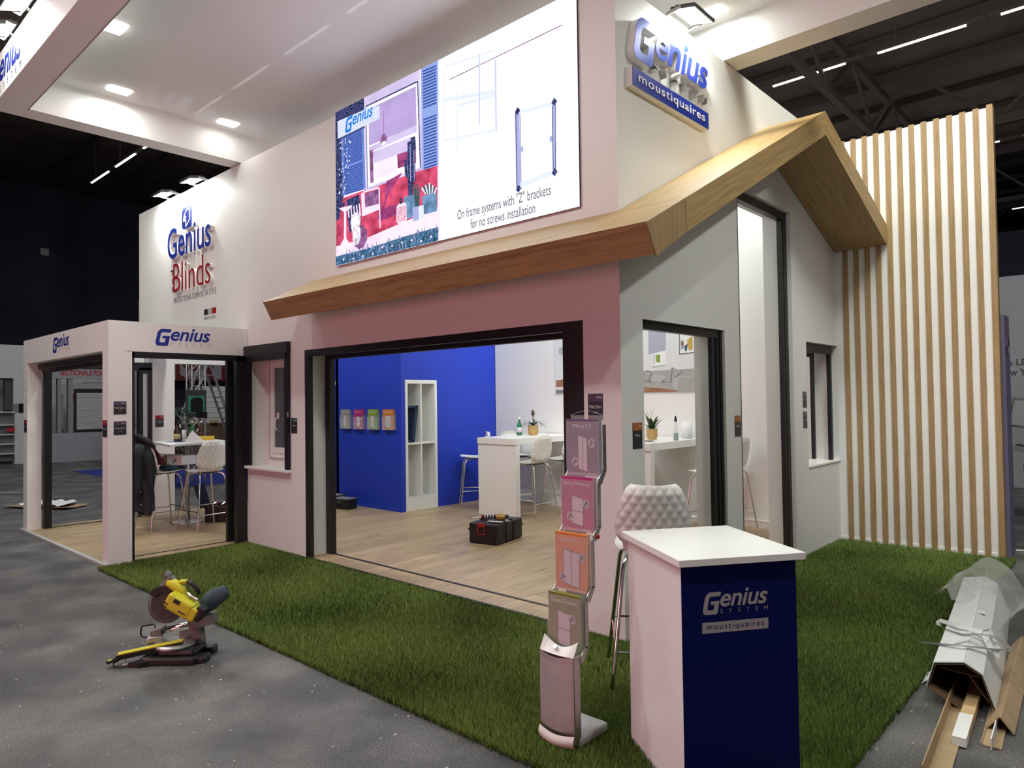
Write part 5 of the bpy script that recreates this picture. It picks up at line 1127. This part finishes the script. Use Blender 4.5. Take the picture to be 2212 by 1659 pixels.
# second carton cut by the picture edge
cy = thing('flat_carton', 'second white carton at the right picture edge beside the long one', 'carton', (2.42, .55, 0), R(5))
a = MB(); a.rbox((0, 0, 0), (.30, 1.9, .235), .006, 1); a.build('box', 'carton_white', cy); a = MB(); a.box((.01, -.002, .01), (.29, .004, .22)); a.build('opening', 'cardboard_dark', cy)
# cardboard angles and wood
def angle(label, p, q, w, h, mat='cardboard', inv=False, roll=0.):
    p, q = Vector(p), Vector(q); d = (q - p).normalized(); s_ = Vector((d.y, -d.x, 0)); t = thing('cardboard_angle', label, 'cardboard', p, 0, 'cardboard edge profiles')
    a = MB(); L_ = q - p; o = Vector((0, 0, 0))
    k = 1 if inv else 0
    top = Vector((0, 0, h)); 
    if inv: A, B, Cc = -s_ * w, top, s_ * w
    else: A, B, Cc = -s_ * w + top * 1.0, -s_ * w * .85, s_ * w
    for (x, y) in ((A, B), (B, Cc)):
        P = [x, y, y + L_, x + L_]; n = (P[1] - P[0]).cross(P[3] - P[0]).normalized() * .006; a.prism(P, n)
    a.build('profile', mat, t, fix=True); return t
angle('brown cardboard angle sticking out of the long white carton', (2.085, -.62, .004), (1.99, .75, .004), .05, .07)
angle('brown cardboard angle lying roof like beside the long white carton', (2.235, .16, .006), (2.16, 1.75, .006), .058, .075, inv=True)
angle('short brown cardboard angle under the roof like one', (2.225, -.06, .002), (2.19, .55, .002), .045, .012)
wb = thing('wood_batten', 'pine batten with one white painted end sticking out of the carton', 'batten', (0, 0, 0))
a = MB(); a.bar((2.105, -.16, .032), (2.045, .85, .032), .062, .045); a.build('batten', 'wood_pine', wb); a = MB(); a.bar((2.1055, -.163, .032), (2.083, .17, .032), .0632, .0462); a.build('painted_end', 'white_gloss', wb)
o_ = thing('corner_lath', 'thin white plastic strip poking out of the cardboard angle', 'strip', (0, 0, 0)); a = MB(); a.bar((2.232, -.10, .035), (2.20, .50, .035), .006, .055); a.build('strip', 'carton_white', o_)
# straps and film
def strap(label, pts, w=.017):
    a = MB(); pts = [Vector(p) for p in pts]; up = Vector((0, 0, 1)); l, r_ = [], []
    for i, p in enumerate(pts):
        d = (pts[min(i + 1, len(pts) - 1)] - pts[max(i - 1, 0)]).normalized(); s_ = d.cross(up).normalized(); s_ = (s_ + Vector((0, 0, .6))).normalized(); l.append(p + s_ * w / 1); r_.append(p - s_ * w / 1)
    a.grid([l, r_]); a.grid([[p + Vector((0, 0, -.001)) for p in r_], [p + Vector((0, 0, -.001)) for p in l]]); o = a.build('packing_strap', 'strap_white', None); tag(o, label, 'strap', 'white packing straps on the carton'); return o
zc = .285
def up_(px, py, z): return at(px, py, z=z)
strap('white packing strap sticking out straight over the turf from the carton', [up_(1986, 1387, .18), up_(2030, 1391, .26), up_(2080, 1395, .30), up_(2140, 1402, .26), up_(2190, 1406, .18)])
strap('white packing strap bent in a loop over the turf edge', [up_(2120, 1366, .29), up_(2070, 1352, .29), up_(2027, 1339, .24), up_(2028, 1352, .22), up_(2045, 1360, .25), up_(2080, 1370, .285), up_(2122, 1370, .295)])
strap('white packing strap curling down the right side of the carton', [up_(2124, 1362, .30), up_(2140, 1360, .29), up_(2155, 1395, .24), up_(2152, 1418, .22), up_(2140, 1400, .25), up_(2125, 1368, .29)])
strap('white packing strap arched across the top of the carton', [up_(2060, 1388, .28), up_(2092, 1374, .31), up_(2118, 1370, .33), up_(2150, 1376, .29), up_(2185, 1402, .2)])
a = MB(); a.smooth = True; P = []
for j in range(22):
    t = j / 21; row = []
    for i in range(34):
        s_ = i / 33; x = 1.70 + .95 * s_ - .10 * t; y = 2.95 - 1.25 * t - .25 * s_ * (1 - t)
        prof = .30 - .25 * math.exp(-((s_ - .42) / .10) ** 2) + .05 * (s_ > .6); edge = 1 - max(0, abs(s_ - .5) - .42) * 3
        z = prof * edge * (1 - .35 * t * (s_ > .15)) + .022 * math.sin(s_ * 17 + 2 * math.sin(t * 5)) + .012 * math.sin(t * 21 + s_ * 9) + .02
        if t > .7 and .15 < s_ < .5: z += .05 * (t - .7)
        row.append((x, y, max(.012, z + .035)))
    P.append(row)
a.grid(P); o_ = a.build('plastic_film', 'film', None); tag(o_, 'crumpled translucent plastic film draped over the far end of the cartons', 'plastic film')
a = MB(); a.smooth = True
for k in range(9):
    c = Vector((2.36 + random.uniform(-.05, .05), .86 + random.uniform(-.10, .10), .03 + random.uniform(0, .03))); a.lathe([(0, -.03), (.022, -.015), (.026, 0), (.02, .018), (0, .03)], c, n=8)
o_ = a.build('foam_scraps', 'carton_white', None); tag(o_, 'little heap of white foam bits between the two cartons', 'foam', None, 'stuff')
o_ = MB().prism([Vector((1.735, .61, .004)), Vector((1.775, .60, .004)), Vector((1.845, .84, .02)), Vector((1.80, .87, .03))], (0, 0, .003)).build('paper_scrap', 'paper', None); tag(o_, 'white paper scrap on the concrete at the turf edge', 'paper scrap')

# ---- waste sheets on the far left floor
ws = thing('cardboard_sheet', 'curled cardboard and white sheet on the concrete left of the pavilion', 'cardboard sheet', (-11.8, -.75, 0), R(30))
a = MB(); a.smooth = True; a.grid([[(-.65 + 1.4 * i / 12, -.25 + .5 * j / 6 + .03 * math.sin(i), .012 + .09 * (j / 6 - .5) ** 2 + .05 * max(0, i / 12 - .8)) for i in range(13)] for j in range(7)]); a.build('sheet', 'cardboard', ws)
a = MB(); a.smooth = True; a.grid([[(-.5 + 1.0 * i / 12, -.12 + .42 * j / 6, .05 + .02 * math.sin(i * 2.1) + .035 * (j / 6)) for i in range(13)] for j in range(7)]); a.build('paper', 'paper', ws)
a = MB(); a.tube([(-15.9, -1.2, .012), (-15.2, -.95, .012), (-14.8, -.72, .012), (-14.2, -.2, .012)], .018, 6); tag(a.build('cable', 'light_gray', None), 'pale cable lying on the concrete far left', 'cable')

# ================================================================== the hall behind
BX = -23.0
bo = thing('exhibition_booth', 'grey exhibition booth with red lettering and a shutter window behind the pavilion', 'booth', (0, 0, 0))
a = MB(); a.box((BX - .3, 2.2, 0), (BX, 4.75, .93)); a.build('parapet', 'booth_gray', bo)
a = MB(); a.box((BX - .3, 2.2, 2.69), (BX, 4.75, 3.12)); a.build('header', 'booth_gray', bo)
for y0, y1 in ((2.36, 2.47), (2.66, 2.80), (4.6, 4.75)): a = MB(); a.box((BX - .2, y0, .93), (BX - .02, y1, 2.69)); a.build('post', 'mid_gray', bo)
a = MB(); a.box((BX - .3, 2.08, 0), (BX - .05, 2.2, 3.12)); a.build('end_panel', 'booth_white', bo)
a = MB(); a.box((BX - 2.2, 2.0, 0), (BX - 2.1, 5.0, 3.0)); a.build('rear_panel', 'booth_white', bo)
a = MB(); put_text(a, 'SECTIONALE POO', (BX + .004, 2.43, 2.80), (0, 1.30, 0), (0, 0, .17), bold=.02); a.build('lettering', 'red_paint', bo)
a = MB(); a.box((BX - .10, 2.84, .93), (BX - .02, 4.3, 2.36)); sf = a.build('shutter_frame', 'black_plastic', bo)
a = MB()
for k in range(25): a.box((BX - .03, 2.90, 1.03 + k * .048), (BX - .005, 4.2, 1.071 + k * .048))
a.build('shutter', 'light_gray', sf)
a = MB()
for cyy in (3.05, 3.35, 3.55): a.cyl((BX - 2.08, cyy + .33, 2.10), (BX - 2.07, cyy + .33, 2.10), .13, n=18)
a.build('printed_dots', 'red_paint', bo)
a = MB(); a.box((BX - .6, 2.47, 1.2), (BX - .55, 2.66, 2.2)); a.build('notice_board', 'light_gray', bo); a = MB(); put_text(a, 'EN', (BX - .545, 2.47, 1.95), (0, .09, 0), (0, 0, .08), bold=.02); put_text(a, 'AAT', (BX - .545, 2.47, 1.80), (0, .13, 0), (0, 0, .08), bold=.02); a.build('notice_lettering', 'red_paint', bo)
a = MB(); a.bar((BX + .1, 3.05, 2.55), (BX + .1, 4.3, 2.58), .05, .10); a.bar((BX + .1, 2.85, 2.55), (BX + .1, 3.05, 2.55), .02, .02); a.bar((BX + .1, 3.5, 2.6), (BX + .1, 3.5, 2.69), .02, .02); a.build('arm', 'aluminium', bo)
fe = thing('fire_extinguisher', 'small red fire extinguisher behind the grey booth parapet', 'fire extinguisher', (BX - .40, 2.52, .60)); a = MB(); a.cyl((0, 0, 0), (0, 0, .38), .06, n=12); a.build('cylinder', 'red_paint', fe); a = MB(); a.cyl((0, 0, .38), (0, 0, .46), .025, n=8); a.tube([(0, 0, .44), (0, .08, .42), (0, .09, .25)], .012, 5); a.build('valve', 'black_plastic', fe)
lb = thing('display_booth', 'pale display booth with shelves at the far left edge', 'booth', (0, 0, 0)); bx_ = -23.5
a = MB(); a.box((bx_ - .3, -3, 2.70), (bx_, 1.75, 3.75)); a.build('header', 'booth_white', lb)
a = MB(); a.box((bx_ - 1.6, -3, 0), (bx_ - 1.5, 1.75, 2.7)); a.build('back_panel', 'booth_white', lb)
a = MB(); a.box((bx_ - .3, 1.32, 0), (bx_, 1.75, 1.6)); a.box((bx_ - .3, 1.28, 1.9), (bx_, 1.55, 2.70)); a.build('side_panel', 'booth_white', lb)
a = MB(); a.box((bx_ - .3, 1.08, 1.7), (bx_ - .1, 1.28, 2.70)); a.build('dark_unit', 'dark_gray', lb)
for z_ in (.32, .62, .92, 1.22, 1.62): a = MB(); a.box((bx_ - .4, .2, z_), (bx_ + .02, 1.32, z_ + .035)); a.build('shelf', 'booth_white', lb)
a = MB(); a.box((bx_ - .35, .2, .1), (bx_ - .3, 1.32, 1.7)); a.build('shelf_back', 'mid_gray', lb)
a = MB(); a.box((bx_ + .02, 1.1, 1.02), (bx_ + .03, 1.32, 1.15)); a.build('red_strip', 'red_paint', lb)
a = MB(); a.box((-19.1, 1.70, .0), (-12.65, 7, .008)); tag(a.build('carpet', 'blue_carpet', None), 'flat blue carpet on the hall floor behind the pavilion', 'carpet')
bn = thing('banner', 'big red and grey banner wall high behind the pavilion', 'banner', (0, 0, 0)); a = MB(); a.box((BX - .4, 4.9, 2.69), (BX - .3, 9, 5.5)); a.build('wall', 'dark_red', bn)
a = MB(); put_text(a, 'S', (BX - .298, 6.3, 2.75), (0, 1.0, 0), (0, 0, 1.6), bold=.02); put_text(a, 'n', (BX - .298, 7.55, 2.75), (0, 1.0, 0), (0, 0, 1.2), bold=.02); a.build('lettering', 'mid_gray', bn); a = MB(); a.box((BX - .299, 4.9, 2.69), (BX - .295, 6.15, 5.5)); a.build('grey_field', 'mid_gray', bn)
a = MB(); a.box((BX - 1.5, 4.8, 0), (BX - 1.4, 12, 2.69)); tag(a.build('dark_partition', 'hall_black', None), 'black partition under the red banner', 'partition')
wp = thing('panel_stack', 'pale horizontal boarded panels standing behind the ladder', 'panels', (-18.5, 5.0, 0)); a = MB(); a.box((0, 0, 0), (.15, 2.2, 2.35)); a.build('panel', 'booth_white', wp); a = MB()
for k in range(14): a.box((.15, 0, .1 + k * .16), (.156, 2.2, .108 + k * .16))
a.build('joint', 'mid_gray', wp)
# truss tower
ts = thing('truss_tower', 'square aluminium truss tower standing behind the pavilion', 'truss', (-14.0, 2.68, 0))
a = MB()
for (x, y) in ((0, 0), (.30, 0), (.30, .31), (0, .31)): a.cyl((x, y, 0), (x, y, 4.4), .026, n=8)
a.build('chord', 'aluminium', ts); a = MB()
for k in range(11):
    z = .05 + k * .4
    for (p, q) in (((0, 0), (.30, 0)), ((.30, 0), (.30, .31)), ((.30, .31), (0, .31)), ((0, .31), (0, 0))):
        p, q = (p, q) if k % 2 else (q, p); a.cyl((*p, z), (*q, z + .4), .011, n=6)
a.build('brace', 'aluminium', ts)
mo = thing('wall_display', 'black framed box with a green bordered screen on the truss tower', 'display', (-13.62, 2.52, 1.50)); a = MB(); a.rbox((-.06, 0, 0), (0, .46, .64), .01); a.build('housing', 'dark_gray', mo); a = MB(); a.box((0, .04, .10), (.006, .42, .50)); a.build('border', 'green_screen', mo)
a = MB(); a.prism([(.0065, .09, .12), (.0065, .38, .12), (.0065, .38, .40), (.0065, .33, .46), (.0065, .15, .46), (.0065, .09, .40)], (.003, 0, 0)); a.build('screen', 'black_plastic', mo); a = MB(); a.box((.0, .22, -.02), (.05, .46, .12)); a.build('lower_box', 'black_plastic', mo)
# ladder
ld = thing('ladder', 'grey aluminium folding ladder opened behind the pavilion', 'ladder', (-15.0, 3.56, 0), 0)
for s_, nm in ((-1, 'front'), (1, 'rear')):
    a = MB()
    for dx in (-.21, .21): a.tube([(dx, 1.02 * s_, 0), (dx, .10 * s_, 2.66), (dx, .03 * s_, 2.78), (dx, 0, 2.80)], .035, 6)
    a.build('rail', 'mid_gray', ld)
    for k in range(9): a = MB(); t = (.3 + k * .28) / 2.72; a.cyl((-.21, s_ * (1.02 - .93 * t), t * 2.72), (.21, s_ * (1.02 - .93 * t), t * 2.72), .022, n=6); a.build('rung', 'mid_gray', ld)
wc = thing('wooden_counter', 'brown wood clad counter behind the pavilion table', 'counter', (-17.4, 3.72, 0)); a = MB(); a.box((0, 0, 0), (.6, 2.2, 1.22)); a.build('body', 'wood_counter', wc); a = MB(); a.box((-.02, -.02, 1.22), (.62, 2.22, 1.26)); a.build('top', 'wood_counter', wc)
for k, (y_, h_, w_, mt_, lb_) in enumerate(((.10, .45, .16, 'carton_gray', 'tall pale grey block on the wooden counter'), (.34, .26, .26, 'carton_gray', 'low pale grey planter block on the wooden counter'), (.05, .12, .36, 'cardboard', 'flat brown box at the left of the wooden counter'), (.72, .10, .18, 'cardboard', 'small flat brown box on the wooden counter'))):
    o_ = MB().rbox((0, 0, 0), (.2, w_, h_), .006, 1).build('sample_block', mt_, None, (-17.02 + .2 * (k > 1) - .2 * (k < 2), 3.76 + y_, 1.26)); tag(o_, lb_, 'sample block')
# shrubs
def shrub(label, loc, r, h, n, mat='leaf_dark', pot=True):
    t = thing('potted_shrub', label, 'plant', loc); a = MB()
    for k in range(n):
        z = h * (.25 + .75 * random.random()); az = random.random() * 6.283; rr_ = random.random() * r * .35; leafblade(a, (rr_ * math.cos(az), rr_ * math.sin(az), z), az + random.uniform(-.6, .6), r * (.4 + .5 * random.random()), .12, .22 + .15 * random.random(), .022, 5)
    a.build('foliage', mat, t); a = MB(); a.cyl((0, 0, .3), (0, 0, h * .8), .03, .015, n=8); a.build('stem', 'wood_counter', t)
    a = MB(); a.lathe([(0, 0), (.17, 0), (.22, .36), (.20, .36), (.18, .03)], n=20); a.build('pot', 'black_plastic', t); return t
shrub('dark bushy potted plant left of the truss tower', (-13.3, 1.95, .008), .60, 1.75, 420); shrub('dark potted plant beside the shutter booth', (-20.3, 3.35, 0), .6, 1.6, 160)
# right hand booth behind the slats
rb = thing('far_booth', 'dim pinkish booth wall with bold dark lettering behind the slat wall', 'booth', (0, 0, 0)); a = MB(); a.box((.2, 12, 0), (3.6, 12.15, 4.05)); a.build('wall', 'booth_gray', rb)
a = MB(); put_text(a, 'IN to LEAD', (.60, 11.995, 2.33), (.80, 0, 0), (0, 0, .12), bold=.02); put_text(a, 'Grow Your', (.66, 11.995, 2.13), (.72, 0, 0), (0, 0, .14), bold=.02); a.build('lettering', 'print_dark', rb)
to = thing('totem', 'slim violet grey totem standing behind the end of the slat wall', 'totem', (1.55, 5.02, 0)); a = MB(); a.box((0, 0, 0), (.155, .35, 2.67)); a.build('column', 'purple_totem', to); a = MB()
for k in range(9): a.box((.1552, .05, .45 + k * .2), (.156, .2, .47 + k * .2))
a.build('print', 'mid_gray', to); a = MB(); a.tube([(.157, .17 + .09 * math.cos(R(60 * k)), 2.33 + .10 * math.sin(R(60 * k))) for k in range(6)], .010, 5, closed=True); a.build('emblem', 'sign_violet', to)
lt = thing('demo_display', 'tilted screen on a dark stand seen past the slat wall', 'display', (1.42, 7.5, 0)); a = MB(); a.obox((.28, .1, 1.50), (.28, 0, -.04), (0, .02, .0), Vector((.03, .08, .20))); a.build('screen_frame', 'black_plastic', lt); a = MB(); a.obox((.28, .075, 1.50), (.25, 0, -.036), (0, .002, .0), Vector((.025, .07, .17))); a.build('screen', 'mid_gray', lt)
a = MB(); a.obox((.45, .3, .92), (.42, 0, -.12), (0, .3, 0), (0, 0, .03)); a.build('desk', 'mid_gray', lt); a = MB(); a.box((.2, .2, 0), (.75, .5, .88)); a.build('stand', 'dark_gray', lt); a = MB(); a.box((.10, .45, .1), (.6, .46, .8)); a.build('panel', 'blue_carpet', lt)
a = MB(); a.tube([(1.60, 5.40, .012), (1.68, 5.40, .012), (1.80, 5.46, .012), (2.1, 5.5, .012)], .010, 6); tag(a.build('cable', 'white_gloss', None), 'thin white cable on the floor behind the slat wall', 'cable')

# ---- hall shell
pmat('skylight', (.8, .85, 1), .5, emit=(.55, .68, 1), est=1.6)
for k, pts in enumerate((((322, 190), (418, 214), (376, 262), (318, 246)), ((440, 232), (566, 262), (566, 314), (402, 268)), ((612, 282), (640, 290), (628, 306), (612, 308)))):
    t = struct(thing('window_%d' % (5 + k), 'roof skylight', 'window', (0, 0, 0))); del t['category']
    P = [at(px, py, z=11.47) for px, py in pts]; a = MB(); a.prism(P, (0, 0, .02)); a.build('pane', 'skylight', t, fix=True)
    a = MB(); [a.bar(P[0].lerp(P[1], f_), P[3].lerp(P[2], f_), .18, .06) for f_ in (.33, .66)]; a.build('glazing_bar', 'roof_steel', t)
mb = MB(); mb.box((-45, -25, 11.5), (25, 45, 11.7)); struct(mb.build('ceiling', 'roof_deck'))
mb = MB(); P = [[(-33 + .22 * math.sin(y * 1.7) * (1), y, z) for y in np.linspace(-25, 45, 180)] for z in (0, 11.5)]; mb.smooth = True; mb.grid(P); struct(mb.build('wall_far', 'hall_black'))
mb = MB(); mb.box((-34, 44, 0), (25, 44.3, 11.5)); struct(mb.build('wall_rear', 'hall_black'))
mb = MB(); mb.box((-20, 24, 0), (25, 24.2, 7.2)); struct(mb.build('wall_screen', 'hall_black'))
jb = MB().rbox((0, 0, 0), (.12, .32, .32), .02).build('junction_box', 'light_gray', None, (-32.75, 4.2, 8.4)); tag(jb, 'small pale box on the black hall curtain at the left', 'box')
def girder(label, p, q, zt=11.2, zb=9.3, n=10):
    t = thing('roof_girder', label, 'girder', (0, 0, 0), 0, 'dark steel roof girders'); p, q = Vector((*p, 0)), Vector((*q, 0)); Z = Vector((0, 0, 1))
    a = MB(); a.bar(p + Z * zt, q + Z * zt, .16, .22); a.build('top_chord', 'roof_steel', t); a = MB(); a.bar(p + Z * zb, q + Z * zb, .16, .20); a.build('bottom_chord', 'roof_steel', t)
    a = MB()
    for k in range(n):
        u, v = p + (q - p) * (k / n), p + (q - p) * ((k + 1) / n); m_ = (u + v) / 2; a.bar(u + Z * zb, m_ + Z * zt, .09, .09); a.bar(m_ + Z * zt, v + Z * zb, .09, .09)
    a.build('brace', 'roof_steel', t)
for y_, w in ((9.0, 'nearest along the stand'), (18.7, 'second along the stand'), (28.5, 'third along the stand'), (38.2, 'rearmost along the stand')): girder('dark lattice roof girder, ' + w, (-20, y_), (24, y_), n=11)
for x_, w in ((-11, 'crosswise over the left half'), (-3, 'crosswise over the stand'), (5, 'crosswise at the right')): girder('dark lattice roof girder, ' + w, (x_, 6), (x_, 43), 11.1, 9.6, 9)
mb = MB()
for k in range(16): mb.bar((-30, 4 + k * 2.45, 11.38), (24, 4 + k * 2.45, 11.38), .12, .2)
struct(mb.build('trim_3', 'roof_steel'))
for y_, xs, w in ((4.1, [-25.6, -23.1, -20.6, -17.0, -14.45, -11.9, -9.35], 'row running over the pavilion'), (13.85, [-7.6, -4.25, -1.72, .72, 3.2], 'nearest row seen over the slat wall'), (23.0, [-2.3, .15, 2.6], 'second row seen beside the slat wall'), (33.5, [-3.9, -1.4, 1.1], 'third row seen beside the slat wall')):
    for x_ in xs:
        t = thing('linear_lamp', 'long white linear hall lamp under the roof, ' + w, 'lamp', (x_, y_, 10), 0, 'linear hall lamps, ' + w)
        a = MB(); a.box((0, -.03, -.03), (1.80, .03, 0)); a.build('tube', 'tube_light', t); a = MB(); a.box((-.25, -.05, 0), (2.2, .05, .07)); a.bar((.4, 0, .07), (.4, 0, 1.4), .02, .02); a.build('channel', 'roof_steel', t)
